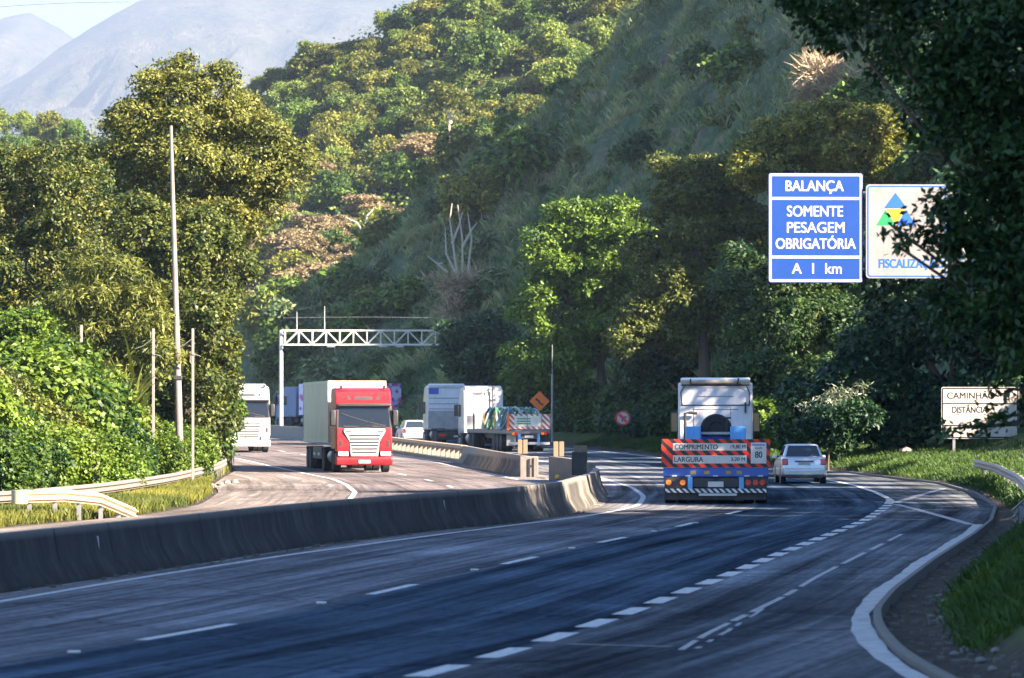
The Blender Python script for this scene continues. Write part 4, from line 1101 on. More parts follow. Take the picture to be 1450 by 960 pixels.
# ------------------------------------------------------------------ guardrails
WP = [(0.0, 0.0), (0.0, 0.02), (0.07, 0.065), (0.07, 0.095), (0.0, 0.14), (0.0, 0.17), (0.07, 0.215), (0.07, 0.245), (0.0, 0.29), (0.0, 0.31)]
def guardrail(label, pts, mat, top=0.75, post_step=3.5, name='guardrail', flip=1, tops=None, end=False):
    b = Vector((pts[0][0], pts[0][1], surf(*pts[0])))
    r = thing(name, label, 'guardrail', b)
    P2 = smoothpts(pts, 80)
    s = np.concatenate([[0], np.cumsum([math.dist(P2[i], P2[i + 1]) for i in range(len(P2) - 1)])])
    tf = (lambda d: top) if tops is None else (lambda d: float(np.interp(d / s[-1], tops[0], tops[1])))
    mb = MB(); secs = []
    for i, (x, y) in enumerate(P2):
        a, c = P2[max(i - 1, 0)], P2[min(i + 1, len(P2) - 1)]
        d = Vector((c[0] - a[0], c[1] - a[1], 0)).normalized(); nrm = Vector((d.y, -d.x, 0)) * flip
        z0 = float(zr(y)) + tf(s[i]) - 0.31
        front = [Vector((x, y, z0)) - b + nrm * u + Vector((0, 0, w)) for u, w in WP]
        back = [p - nrm * 0.012 for p in reversed(front)]
        secs.append(front + back)
    mb.loft(secs); mb.build('rail', mat, r, smooth=True)
    d = post_step * 0.3
    while d < s[-1] - 0.2:
        x, y = np.interp(d, s, [p[0] for p in P2]), np.interp(d, s, [p[1] for p in P2])
        i = min(int(np.searchsorted(s, d)), len(P2) - 1); a, c = P2[max(i - 1, 0)], P2[min(i + 1, len(P2) - 1)]
        dd_ = Vector((c[0] - a[0], c[1] - a[1], 0)).normalized(); nrm = Vector((dd_.y, -dd_.x, 0)) * flip
        p = Vector((x, y, 0)) - nrm * 0.10 - Vector((b.x, b.y, 0)); z0 = surf(x, y) - b.z
        zt = float(zr(y)) + tf(d) - b.z - 0.03
        if zt - z0 > 0.15:
            mb = MB(); mb.box(p.x - 0.05, p.x + 0.05, p.y - 0.06, p.y + 0.06, z0 - 0.3, zt); mb.build('post', GALV, r)
        d += post_step
    return r, b
guardrail('long weathered steel guardrail in front of the leafy left bank', [(-17.5, 84), (-13.2, 102), (-11.9, 115.6), (-11.5, 135), (-11.9, 160), (-12.4, 172), (-13.6, 183), (-15.4, 192)], GALV2, 0.66, 4.0)
r, b = guardrail('short cream guardrail with a turned down end in the grass', [(-12.05, 97.6), (-11.3, 99), (-10.5, 100.6), (-9.75, 102.8)], paint('cream_rail', (0.42, 0.34, 0.24), 0.55, dirt=0.5, dirtcol=(0.30, 0.11, 0.03)), 0.75, 1.1, tops=([0, 0.3, 0.6, 1.0], [0.78, 0.78, 0.66, 0.22]))
mb = MB(); mb.lathex([(-0.17, 0.02), (-0.17, 0.20), (0.17, 0.20), (0.17, 0.02)], 0, 0, 0, 20)
o = mb.build('end_plate', paint('cream_plate', (0.45, 0.38, 0.28), 0.55, dirt=0.3), r, smooth=True); o.rotation_euler = (0, math.pi / 2, 0); o.location = (-0.1, -0.05, 0.62)
guardrail('bent guardrail end on the right verge by the lay-by', [(9.9, 78), (12.3, 94), (13.6, 104), (15.6, 122), (17.2, 140), (17.5, 150)], paint('brown_rail', (0.42, 0.34, 0.29), 0.6, metal=0.2, dirt=0.5, dirtcol=(0.16, 0.08, 0.05)), 0.82, 3.5, flip=-1, tops=([0, 0.2, 0.8, 1.0], [0.8, 0.78, 0.85, 0.95]))

# ------------------------------------------------------------------ gantry, poles
gy = 300.0; gz = float(zr(gy)); gx0 = (398 - CX) / F * gy; gx1 = (661 - CX) / F * gy
zt = CH + (HY - 468) / F * gy; zb = CH + (HY - 488) / F * gy
gan = thing('sign_gantry', 'white lattice gantry spanning the far road', 'gantry', (gx0, gy, gz))
WST = paint('white_steel', (0.50, 0.50, 0.46), 0.5, dirt=0.2, scale=1.5)
for x in (0, gx1 - gx0):
    mb = MB(); mb.cyl((x, 0, -0.5), (x, 0, zt - gz + 0.05), 0.16, 0.15, 14); mb.build('post', WST, gan, smooth=True)
W = gx1 - gx0
for z in (zb - gz, zt - gz):
    mb = MB()
    for yy in (-0.45, 0.45): mb.box(0.15, W - 0.15, yy - 0.06, yy + 0.06, z - 0.06, z + 0.06)
    mb.build('chord', WST, gan)
mb = MB(); n = 13; hb, ht = zb - gz, zt - gz
for k in range(n + 1):
    x = 0.3 + (W - 0.6) * k / n
    for yy in (-0.45, 0.45):
        mb.cyl((x, yy, hb), (x, yy, ht), 0.045, n=6)
        if k < n:
            x2 = 0.3 + (W - 0.6) * (k + 1) / n
            mb.cyl((x, yy, hb if k % 2 == 0 else ht), (x2, yy, ht if k % 2 == 0 else hb), 0.05, n=6)
    mb.cyl((x, -0.45, hb), (x, 0.45, hb), 0.035, n=6); mb.cyl((x, -0.45, ht), (x, 0.45, ht), 0.035, n=6)
mb.build('lattice', WST, gan)
for f_ in (0.27, 0.55, 0.64, 0.86):
    mb = MB(); mb.box(W * f_ - 0.3, W * f_ + 0.3, -0.75, -0.4, hb - 0.22, hb - 0.065); mb.build('detector', GALV, gan, bevel=0.02)
mb = MB(); mb.box(W - 0.42, W + 0.40, -0.62, -0.17, 4.9, 6.3); mb.build('cabinet', GALV, gan, bevel=0.02)
for x in (1.2, 0.2 + W * 0.22):
    mb = MB(); mb.cyl((x, 0, ht), (x, 0, ht + 1.2 + x * 0.2), 0.035, 0.02, 8); mb.build('antenna', WST, gan)

lp = G(252, 690)
pole = thing('street_light_pole', 'tall thin grey street light pole in front of the olive tree', 'pole', ((252 - CX) / F * 147, 147, surf((252 - CX) / F * 147, 147)))
b = Vector(pole.location); k0 = P(252, 545, 147) - b; k1 = P(242, 178, 147) - b
d = (k1 - k0); foot = k0 - d * (k0.z / d.z)
mb = MB(); mb.tube([foot - d * 0.02, k0, k0.lerp(k1, 0.5), k1], [0.15, 0.135, 0.10, 0.06], 14); mb.build('shaft', GALV2, pole, smooth=True)
q = k0 + d * 0.03
mb = MB(); mb.box(q.x - 0.16, q.x + 0.16, q.y - 0.16, q.y + 0.16, q.z - 0.1, q.z + 0.06); mb.build('collar', CHASSIS, pole, bevel=0.02)
for px, t0, t1, lab in ((115, 460, 545, 'leftmost slim concrete fence post above the cane'), (217, 465, 572, 'slim concrete fence post just left of the street light pole'), (273, 465, 600, 'slim concrete fence post just right of the street light pole')):
    a = P(px, t0, 141)
    r = thing('fence_post', lab, 'fence post', (a.x, 141, surf(a.x, 141)), 0, 'concrete fence posts on the left bank')
    h = a.z - r.location.z
    mb = MB(); mb.box(-0.045, 0.045, -0.045, 0.045, -0.3, h); mb.build('shaft', paint('post_concrete', (0.22, 0.21, 0.19), 0.8, dirt=0.3), r, bevel=0.01)
    mb = MB(); mb.tube([(0, -0.08, h - 0.35), (-0.35, -0.08, h - 0.62), (-0.62, -0.08, h - 0.72)], 0.012, 5); mb.tube([(0, -0.08, h - 0.9), (0.3, -0.08, h - 1.0)], 0.012, 5); mb.build('wire', GALV, r)
mb = MB(); pts_ = [P(-60 + k * 22, 14 - k * 1.6 + 0.10 * (k - 3) ** 2, 190) for k in range(12)]
mb.tube(pts_, 0.010, 5); tag(mb.build('power_cable', BLACK), 'thin power cable crossing the sky at the upper left corner', 'cable')
mb = MB(); mb.tube([P(400 + k * 22, 449 + 0.25 * (k - 5) ** 2 * 0.2, 296) for k in range(12)], 0.012, 5); tag(mb.build('overhead_wire', GALV), 'thin wire stretched above the white gantry', 'cable')
x = (782 - CX) / F * 253
pl = thing('slim_pole', 'slim grey pole beside the orange diamond sign', 'pole', (x, 253, surf(x, 253)))
mb = MB(); mb.cyl((0, 0, -0.3), (0, 0, P(782, 530, 253).z - pl.location.z), 0.07, 0.06, 10); mb.build('shaft', GALV, pl, smooth=True)
mb = MB(); mb.cyl((0, 0, P(782, 530, 253).z - pl.location.z), (0, 0, P(782, 488, 253).z - pl.location.z), 0.025, 0.02, 8); mb.build('whip', GALV, pl)

# ------------------------------------------------------------------ lettering and signs
FONTS = []
def lettering(txt, parent, cx, cz, w, h, mat, y=-0.012, rz=0.0, name='lettering', bold=0.0):
    cu = bpy.data.curves.new(name, 'FONT'); cu.body = txt; cu.align_x = 'CENTER'; cu.align_y = 'CENTER'; cu.size = 1.0; cu.extrude = 0.0; cu.offset = bold
    cu.materials.append(mat)
    o = link(bpy.data.objects.new(name, cu), parent)
    FONTS.append((o, cx, y, cz, w, h, rz))
    return o
def finish_fonts():
    dg = bpy.context.evaluated_depsgraph_get()
    for o, cx, y, cz, w, h, rz in FONTS:
        me = bpy.data.meshes.new_from_object(o.evaluated_get(dg))
        co = np.empty(len(me.vertices) * 3); me.vertices.foreach_get('co', co); co = co.reshape(-1, 3)
        lo, hi = co.min(0), co.max(0)
        n = co.copy()
        n[:, 0] = (co[:, 0] - (lo[0] + hi[0]) / 2) * w / (hi[0] - lo[0])
        zz = (co[:, 1] - (lo[1] + hi[1]) / 2) * h / (hi[1] - lo[1])
        s = -1 if abs(rz) > 1 else 1
        out = np.stack([s * n[:, 0], np.zeros(len(n)), zz], 1)
        polys = [tuple(p.vertices) for p in me.polygons]; mt_ = me.materials[0]; bpy.data.meshes.remove(me)
        b_ = 0.026 * h; nv = len(out); V = []; Fc = []
        for q_, (dx_, dz_) in enumerate(((-b_, -b_ * .5), (b_, -b_ * .5), (-b_, b_ * .5), (b_, b_ * .5), (0, 0))):
            sh = out * np.array([1 - 2 * b_ / w, 1, 1 - b_ / h]) + np.array([dx_, (0.0005 * q_ if s < 0 else -0.0005 * q_), dz_])
            V += [tuple(p) for p in sh]; Fc += [tuple(i + q_ * nv for i in p) for p in polys]
        me = bpy.data.meshes.new('lettering'); me.from_pydata(V, [], Fc); me.materials.append(mt_)
        par = o.parent; nm = 'lettering'
        t = link(bpy.data.objects.new(nm, me), par); t.location = (cx, y, cz)
        cu = o.data; bpy.data.objects.remove(o); bpy.data.curves.remove(cu)

def rrect(w, h, r, n=5):
    o = []
    for (sx, sz, a0) in ((1, 1, 0), (-1, 1, 90), (-1, -1, 180), (1, -1, 270)):
        for k in range(n + 1):
            a = math.radians(a0 + 90 * k / n)
            o.append((sx * (w / 2 - r) + r * math.cos(a), sz * (h / 2 - r) + r * math.sin(a)))
    return o
def ring(mb, w, h, r, t, y0, y1):
    a, b = rrect(w, h, r), rrect(w - 2 * t, h - 2 * t, max(r - t, 0.01)); n = len(a)
    vs = [(x, y0, z) for x, z in a] + [(x, y0, z) for x, z in b] + [(x, y1, z) for x, z in a] + [(x, y1, z) for x, z in b]
    fs = []
    for i in range(n):
        j = (i + 1) % n
        fs += [(i, j, n + j, n + i), (2 * n + i, 3 * n + i, 3 * n + j, 2 * n + j), (i, 2 * n + i, 2 * n + j, j), (n + i, n + j, 3 * n + j, 3 * n + i)]
    mb.add(vs, fs)

SY = 112.0
def sgn(px0, px1, py0, py1, Y):
    a, b = P(px0, py0, Y), P(px1, py1, Y)
    return Vector(((a.x + b.x) / 2, Y, (a.z + b.z) / 2)), b.x - a.x, a.z - b.z
c, w, h = sgn(1088, 1222, 245, 400, SY)
sg = thing('road_sign', 'blue overhead sign with white lettering about compulsory weighing', 'road sign', c, math.radians(2))
k = SY / F
mb = MB(); mb.prismy(rrect(w, h, 0.07), -0.005, 0.03); mb.build('panel', SIGNB, sg)
mb = MB(); ring(mb, w - 0.03, h - 0.03, 0.06, 0.075, -0.012, -0.006); mb.build('border', SIGNW, sg)
for py in (281, 364):
    z = (322.5 - py) * k
    mb = MB(); mb.box(-w / 2 + 0.09, w / 2 - 0.09, -0.0105, -0.006, z - 0.04, z + 0.04); mb.build('divider', SIGNW, sg)
for txt, x0, x1, py, hh in (('BALANÇA', 1112, 1195, 265, 19), ('SOMENTE', 1114, 1194, 299, 15.5), ('PESAGEM', 1114, 1196, 322, 15.5), ('OBRIGATÓRIA', 1098, 1212, 343, 19), ('A  1  km', 1121, 1192, 380, 15)):
    lettering(txt, sg, ((x0 + x1) / 2 - 1155) * k, (322.5 - py) * k, (x1 - x0) * k, hh * k, SIGNW, -0.009)
for z in (-h * 0.33, h * 0.33):
    mb = MB(); mb.box(-w / 2 + 0.1, w / 2 - 0.1, 0.031, 0.09, z - 0.05, z + 0.05); mb.build('back_rail', GALV, sg)
c2, w2, h2 = sgn(1226, 1342, 261, 394, SY)
sw = thing('road_sign', 'white sign with coloured triangles, partly hidden by dark leaves', 'road sign', c2, math.radians(2))
mb = MB(); mb.prismy(rrect(w2, h2, 0.1), -0.005, 0.03); mb.build('panel', paint('sign_dusty_white', (0.23, 0.215, 0.215), 0.6, dirt=0.35, scale=1.2), sw)
mb = MB(); ring(mb, w2 - 0.08, h2 - 0.08, 0.1, 0.035, -0.011, -0.006); mb.build('border', INKBLUE, sw)
def tri(pts, mat, nm='emblem'):
    mb = MB(); mb.prismy([((x - 1284) * k, (327.5 - y) * k) for x, y in pts], -0.011, -0.006); mb.build(nm, mat, sw)
tri([(1241, 319), (1254, 297), (1267, 319)], INKGREEN); tri([(1256, 296), (1281, 296), (1268.5, 319)], INKYEL); tri([(1270, 319), (1283, 297), (1297, 319)], INKBLUE); tri([(1252, 294.5), (1268, 273), (1284, 294.5)], INKBLUE)
lettering('FISCALIZAÇÃO', sw, 6 * k, (327.5 - 373) * k, 92 * k, 19 * k, INKBLUE, -0.009)
for z in (-0.75, 0.75):
    mb = MB(); mb.box(-w2 / 2 + 0.1, w2 / 2 - 0.1, 0.031, 0.09, z - 0.05, z + 0.05); mb.build('back_rail', GALV, sw)
cant = thing('sign_support', 'grey cantilever frame carrying the blue and white signs', 'sign support', (14.8, SY + 0.25, surf(14.8, SY + 0.25)))
zz0 = cant.location.z
mb = MB(); mb.cyl((0, 0, -0.5), (0, 0, c.z + 1.0 - zz0), 0.2, 0.16, 14); mb.build('post', GALV, cant, smooth=True)
for dz in (-0.95, 0.95):
    mb = MB(); mb.cyl((-7.45, 0, c.z + dz - zz0), (0, 0, c.z + dz - zz0), 0.09, n=10); mb.build('arm', GALV, cant, smooth=True)
mb = MB()
for q_ in range(5):
    x0 = -0.5 - q_ * 1.35; mb.cyl((x0, 0, c.z - 0.95 - zz0), (x0 - 0.9, 0, c.z + 0.95 - zz0), 0.04, n=6)
mb.build('brace', GALV, cant)
c3, w3, h3 = sgn(1333, 1443, 548, 621, 178)
ds = thing('distance_sign', 'weathered white distance sign on two legs in the grass', 'road sign', (c3.x, 178, surf(c3.x, 178)))
zc = c3.z - ds.location.z; k3 = 178 / F
mb = MB(); mb.prismy([(x, z + zc) for x, z in rrect(w3, h3, 0.08)], -0.02, 0.02); mb.build('panel', paint('sign_aged', (0.60, 0.53, 0.47), 0.6, dirt=0.6, scale=1.2, dirtcol=(0.22, 0.14, 0.11)), ds)
mb = MB(); a_ = MB(); ring(mb, w3 - 0.05, h3 - 0.05, 0.07, 0.06, -0.028, -0.022); o = mb.build('border', SIGNBK, ds); o.location = (0, 0, zc)
for py in (571.5, 602.5):
    z = (584.5 - py) * k3 + zc; mb = MB(); mb.box(-w3 / 2 + 0.09, w3 / 2 - 0.09, -0.027, -0.0215, z - 0.03, z + 0.03); mb.build('divider', SIGNBK, ds)
lettering('CAMINHÃO', ds, (1375 - 1388) * k3, (584.5 - 559) * k3 + zc, 68 * k3, 11.5 * k3, SIGNBK, -0.026)
lettering('DISTÂNCIA', ds, (1373 - 1388) * k3, (584.5 - 579) * k3 + zc, 50 * k3, 11.5 * k3, SIGNBK, -0.026)
for px in (1351, 1423):
    x = (px - 1388) * k3; zg = surf(c3.x + x, 178) - ds.location.z
    mb = MB(); mb.box(x - 0.06, x + 0.06, 0.025, 0.12, zg - 0.4, zc + h3 / 2 - 0.15); mb.build('leg', GALV, ds)
def disc(px, py, r_px, Y, label, kind):
    p = P(px, py, Y); r = thing('traffic_sign', label, 'road sign', (p.x, Y, surf(p.x, Y))); zc = p.z - r.location.z; k = Y / F
    if kind == 'round':
        R_ = r_px * k; n = 32; cir = lambda q: [(q * math.cos(6.2832 * i / n), zc + q * math.sin(6.2832 * i / n)) for i in range(n)]
        mb = MB(); mb.prismy(cir(R_), -0.01, 0.01); mb.build('plate', SIGNW, r)
        mb = MB(); a, b = cir(R_ * 0.99), cir(R_ * 0.78)
        for i in range(n):
            j = (i + 1) % n; mb.quad((a[i][0], -0.014, a[i][1]), (a[j][0], -0.014, a[j][1]), (b[j][0], -0.014, b[j][1]), (b[i][0], -0.014, b[i][1]))
        s = R_ * 0.72; t = 0.055
        mb.quad((-s * .7 - t, -0.0155, zc + s * .7 - t), (-s * .7 + t, -0.0155, zc + s * .7 + t), (s * .7 + t, -0.0155, zc - s * .7 + t), (s * .7 - t, -0.0155, zc - s * .7 - t))
        mb.build('red_ring', REDS, r, fix=False)
        mb = MB(); mb.box(-0.07, 0.0, -0.0135, -0.0115, zc - R_ * .5, zc + R_ * .2); mb.box(0.0, R_ * .38, -0.0135, -0.0115, zc + R_ * .08, zc + R_ * .2)
        mb.prismy([(R_ * .38, zc - R_ * .02), (R_ * .58, zc + R_ * .14), (R_ * .38, zc + R_ * .3)], -0.0135, -0.0115); mb.build('arrow', SIGNBK, r)
    else:
        s = r_px * k
        mb = MB(); mb.prismy([(0, zc + s), (-s, zc), (0, zc - s), (s, zc)], -0.01, 0.01); mb.build('plate', ORANGE, r)
        mb = MB(); mb.prismy([(-s * .45, zc + s * .12), (-s * .30, zc + s * .30), (s * .05, zc + s * .05), (s * .05, zc - s * .12), (s * .40, zc - s * .32), (s * .30, zc - s * .45), (-s * .12, zc - s * .2), (-s * .12, zc - s * .02)], -0.014, -0.0105)
        mb.build('symbol', SIGNBK, r)
    mb = MB(); mb.cyl((0, 0.05, -0.3), (0, 0.05, zc), 0.035, n=8); mb.build('post', CHASSIS, r)
disc(882, 592, 10.5, 236, 'round white traffic sign with a red ring and slash', 'round')
disc(764, 568, 14.5, 256, 'orange diamond warning sign beyond the flatbed truck', 'diamond')

# ------------------------------------------------------------------ vehicles
def wheel(root, x, y, r=0.5, w=0.3, rim=STEEL, sgn_=1, name='wheel'):
    mb = MB(); mb.lathex([(-w / 2, r * 0.62), (-w / 2, r * 0.93), (-w / 2 + 0.03, r), (w / 2 - 0.03, r), (w / 2, r * 0.93), (w / 2, r * 0.62)], x, y, r, 28)
    o = mb.build(name, RUBBER, root, smooth=True)
    mb = MB(); e = sgn_ * (w / 2 - 0.015)
    mb.lathex([(e - sgn_ * 0.06, r * 0.615), (e + sgn_ * 0.012, r * 0.60), (e, r * 0.52), (e - sgn_ * 0.07, r * 0.42), (e - sgn_ * 0.03, r * 0.22), (e - sgn_ * 0.0, r * 0.2), (e, r * 0.02)], x, y, r, 20)
    mb.build('rim', rim, o, smooth=True)
    return o

def cab(root, yf, body, rear_view=False, fair=True, hw=1.23, visor=None, grille=None, H=3.82):
    prof = [(-2.25, 1.0), (-2.25, H - 0.28), (-2.1, H - 0.04), (-1.75, H), (-1.0, H), (-0.62, H - 0.12), (-0.30, H - 0.72), (-0.20, 2.92), (-0.06, 1.98), (0.0, 1.4), (0.0, 0.9), (-0.5, 0.9), (-0.55, 1.0)]
    mb = MB(); mb.prismx([(yf + y, z) for y, z in prof], -hw, hw); c = mb.build('cab', body, root, bevel=0.09, seg=3)
    def yat(z):
        zs = [0.9, 1.4, 1.98, 2.92, H - 0.72, H - 0.12]; yy = [0, 0, -0.06, -0.20, -0.30, -0.62]
        return yf + float(np.interp(z, zs, yy))
    mb = MB(); mb.hexa([(-hw + .10, yat(2.0) - .02, 2.0), (hw - .10, yat(2.0) - .02, 2.0), (hw - .10, yat(2.0) + .012, 2.0), (-hw + .10, yat(2.0) + .012, 2.0)],
                       [(-hw + .14, yat(2.86) - .02, 2.86), (hw - .14, yat(2.86) - .02, 2.86), (hw - .14, yat(2.86) + .012, 2.86), (-hw + .14, yat(2.86) + .012, 2.86)])
    ws = mb.build('windscreen', WSCREEN, root, bevel=0.01)
    mb = MB(); mb.hexa([(-hw + .02, yat(1.96) - .03, 1.96), (hw - .02, yat(1.96) - .03, 1.96), (hw - .02, yat(1.96) + .006, 1.96), (-hw + .02, yat(1.96) + .006, 1.96)],
                       [(-hw + .04, yat(2.9) - .03, 2.9), (hw - .04, yat(2.9) - .03, 2.9), (hw - .04, yat(2.9) + .006, 2.9), (-hw + .04, yat(2.9) + .006, 2.9)]); mb.build('screen_surround', BLACK, root)
    mb = MB()
    for s in (-1, 1): mb.box(s * .62 - .3, s * .62 + .3, yat(2.05) + .008, yat(2.05) + .05, 2.0, 2.06)
    mb.tube([(-.95, yat(2.2) + .02, 2.06), (-.3, yat(2.3) + .02, 2.2), (.5, yat(2.4) + .02, 2.42), (1.0, yat(2.5) + .02, 2.6)], 0.02, 5)
    mb.build('dash_trim', BLACK, ws)
    mb = MB()
    for s in (-1, 1): mb.box(s * .95 - .05, s * .95 + .05, yf - .72, yf - .55, H - .06, H + .10)
    mb.build('marker_lamp', BLACK, root, bevel=0.02)
    mb = MB(); mb.box(-hw + .05, hw - .05, yat(2.9) - 0.05, yat(2.9) + 0.20, 2.90, 3.02); mb.build('sun_visor', visor or BLACK, root, bevel=0.03)
    mb = MB()
    for s in (-1, 1): mb.tube([(s * 0.1 + 0.25, yat(2.0) + .03, 2.02), (s * 0.1 - 0.5, yat(2.25) + .03, 2.22 + 0.1 * s)], 0.014, 5)
    mb.build('wiper', BLACK, root)
    gm = grille or WHITE
    mb = MB(); mb.prismy([(-0.90, 1.93), (0.90, 1.93), (0.92, 1.80), (0.66, 1.35), (0.60, 0.72), (-0.60, 0.72), (-0.66, 1.35), (-0.92, 1.80)], yf - 0.05, yf + 0.035); g = mb.build('grille', gm, root, bevel=0.02)
    mb = MB()
    for k in range(6):
        z = 0.86 + k * 0.145; ww = 0.54 + 0.03 * k; mb.box(-ww, ww, yf + 0.0355, yf + 0.042, z, z + 0.075)
    mb.box(-0.42, 0.42, yf + 0.0355, yf + 0.04, 1.77, 1.80)
    for s in (-1, 1): mb.box(s * 0.70 - 0.13, s * 0.70 + 0.13, yf + 0.0355, yf + 0.041, 1.79, 1.84)
    mb.build('slat', BLACK, g)
    mb = MB(); mb.prismx([(yf - 0.55, 0.36), (yf + 0.06, 0.33), (yf + 0.10, 0.55), (yf + 0.06, 0.70), (yf - 0.55, 0.72)], -hw - .01, hw + .01); mb.build('bumper', body, root, bevel=0.05, seg=3)
    for s in (-1, 1):
        mb = MB(); mb.box(min(s * .70, s * 1.16), max(s * .70, s * 1.16), yf - 0.05, yf + 0.04, 0.73, 0.92); mb.build('headlight', LAMPC, root, bevel=0.03)
        mb = MB(); mb.box(min(s * .98, s * 1.10), max(s * .98, s * 1.10), yf - 0.02, yf + 0.012, 1.15, 1.40); mb.build('corner_vent', BLACK, root, bevel=0.01)
        mb = MB(); mb.box(min(s * (hw + .02), s * (hw + .27)), max(s * (hw + .02), s * (hw + .27)), yf - 0.25, yf + 0.0, 2.05, 2.75); mi = mb.build('mirror', BLACK, root, bevel=0.05)
        mb = MB(); mb.box(min(s * (hw - .02), s * (hw + .1)), max(s * (hw - .02), s * (hw + .1)), yf - 0.16, yf - 0.08, 2.7, 2.76); mb.build('bracket', BLACK, mi)
        mb = MB(); mb.box(min(s * (hw + .05), s * (hw + .24)), max(s * (hw + .05), s * (hw + .24)), yf - 0.262, yf - 0.252, 2.1, 2.7); mb.build('glass', GLASS, mi)
        mb = MB(); mb.prismx([(yf - 1.35, 1.05), (yf - 1.35, 2.85), (yf - 0.38, 2.85), (yf - 0.22, 1.95), (yf - 0.22, 1.05)], min(s * (hw + .001), s * (hw + .014)), max(s * (hw + .001), s * (hw + .014))); dr = mb.build('door', body, root)
        mb = MB(); mb.prismx([(yf - 1.25, 2.0), (yf - 1.25, 2.75), (yf - 0.45, 2.75), (yf - 0.32, 2.0)], min(s * (hw + .015), s * (hw + .022)), max(s * (hw + .015), s * (hw + .022))); mb.build('side_window', GLASS, dr)
        mb = MB(); mb.box(min(s * (hw - .25), s * (hw + .01)), max(s * (hw - .25), s * (hw + .01)), yf - 0.5, yf - 0.06, 0.4, 0.86); mb.build('step', BLACK, root, bevel=0.02)
    mb = MB(); yy = yat(3.25); mb.hexa([(-.42, yy - .1, 3.20), (.42, yy - .1, 3.20), (.42, yat(3.2) + .015, 3.20), (-.42, yat(3.2) + .015, 3.20)], [(-.38, yy - .1, 3.33), (.38, yy - .1, 3.33), (.38, yat(3.33) + .015, 3.33), (-.38, yat(3.33) + .015, 3.33)])
    for s in (-1, 1): mb.hexa([(s * .62 - .08, yy - .1, 3.2), (s * .62 + .08, yy - .1, 3.2), (s * .62 + .08, yat(3.2) + .012, 3.2), (s * .62 - .08, yat(3.2) + .012, 3.2)], [(s * .68 - .04, yy - .1, 3.36), (s * .68 + .04, yy - .1, 3.36), (s * .68 + .04, yat(3.36) + .012, 3.36), (s * .68 - .04, yat(3.36) + .012, 3.36)])
    mb.build('roof_vent', BLACK, root)
    mb = MB(); mb.box(-0.26, 0.26, yf + 0.075, yf + 0.112, 0.42, 0.56); mb.build('number_plate', WPANEL, root)
    if fair:
        mb = MB(); mb.prismx([(yf - 2.2, H - 0.12), (yf - 2.2, H + .10), (yf - 1.9, H + .16), (yf - 0.75, H - 0.04), (yf - 0.62, H - 0.14)], -hw + .08, hw - .08); mb.build('roof_fairing', body, root, bevel=0.06, seg=3)
    return c

def tractor_chassis(root, yf, rear, axles, rim=STEEL):
    mb = MB(); mb.box(-0.45, 0.45, rear, yf - 0.4, 0.62, 0.98); mb.box(-1.0, 1.0, yf - 2.3, yf - 0.5, 0.55, 0.99); mb.build('chassis', CHASSIS, root)
    for s in (-1, 1):
        mb = MB(); mb.cyl((s * 0.88, yf - 3.9, 0.68), (s * 0.88, yf - 2.75, 0.68), 0.32, n=20); mb.build('fuel_tank', GALV, root, smooth=True)
        for y, dual in axles:
            wheel(root, s * (1.08 if not dual else 1.10), y, 0.5, 0.32, rim, s)
            if dual: wheel(root, s * 0.76, y, 0.5, 0.3, rim, s)
            mb = MB(); mb.prismx([(y - 0.62, 0.95), (y - 0.5, 1.10), (y + 0.5, 1.10), (y + 0.62, 0.95), (y + 0.58, 0.92), (y + 0.48, 1.06), (y - 0.48, 1.06), (y - 0.58, 0.92)], min(s * .68, s * 1.24), max(s * .68, s * 1.24)); mb.build('mudguard', BLACK, root)

def vehicle(name, label, cat, px, Y, heading, z=None, dx=0):
    x = (px - CX) / F * Y
    return thing(name, label, cat, (x, Y, float(zr(Y)) + 0.006), heading)

# red box truck, facing the camera. local front at y=0, body behind (-y); heading turned ~180
rt = vehicle('box_truck', 'red fronted truck with a tall cream box body', 'truck', 516, 173, math.pi + math.radians(9.0))
cab(rt, 0, REDP, fair=False, H=3.72)
tractor_chassis(rt, 0, -13.0, [(-1.35, False), (-5.0, True), (-10.6, True), (-11.8, True)])
mb = MB(); mb.box(-1.28, 1.28, -13.2, -2.75, 1.32, 4.02); bx = mb.build('cargo_box', CREAM, rt, bevel=0.02)
mb = MB(); mb.box(-1.22, 1.22, -2.748, -2.735, 1.4, 3.96); mb.build('front_panel', WPANEL, bx)
mb = MB()
for s in (-1, 1):
    mb.box(s * 1.285 - .02, s * 1.285 + .02, -13.22, -2.73, 3.93, 4.05); mb.box(s * 1.285 - .02, s * 1.285 + .02, -13.22, -2.73, 1.29, 1.40); mb.box(s * 1.285 - .02, s * 1.285 + .02, -2.79, -2.715, 1.29, 4.05); mb.box(s * 1.285 - .02, s * 1.285 + .02, -13.23, -13.15, 1.29, 4.05)
mb.box(-1.26, 1.26, -2.79, -2.715, 3.97, 4.05)
mb.build('box_frame', paint('box_trim', (0.58, 0.52, 0.36), 0.5, dirt=0.3), bx)
for s in (-1, 1):
    mb = MB(); mb.box(s * 1.2 - .03, s * 1.2 + .03, -9.6, -5.9, 0.55, 1.1); mb.build('side_guard', CHASSIS, rt)
    mb = MB(); mb.box(s * 1.235 - .004, s * 1.235 + .004, -9.3, -8.6, 0.7, 0.82); mb.box(s * 1.235 - .004, s * 1.235 + .004, -7.5, -6.8, 0.7, 0.82); mb.build('reflector', WPANEL, rt)

wt = vehicle('white_truck', 'white cab truck coming round the bend behind the green shrub', 'truck', 352, 224, math.pi + math.radians(9.5))
cab(wt, 0, WHITE, H=3.75)
tractor_chassis(wt, 0, -9.0, [(-1.35, False), (-4.7, True), (-6.0, True)])
mb = MB(); mb.box(-1.27, 1.27, -13.0, -3.0, 1.3, 3.7); mb.build('cargo_box', WHITE, wt, bevel=0.02)

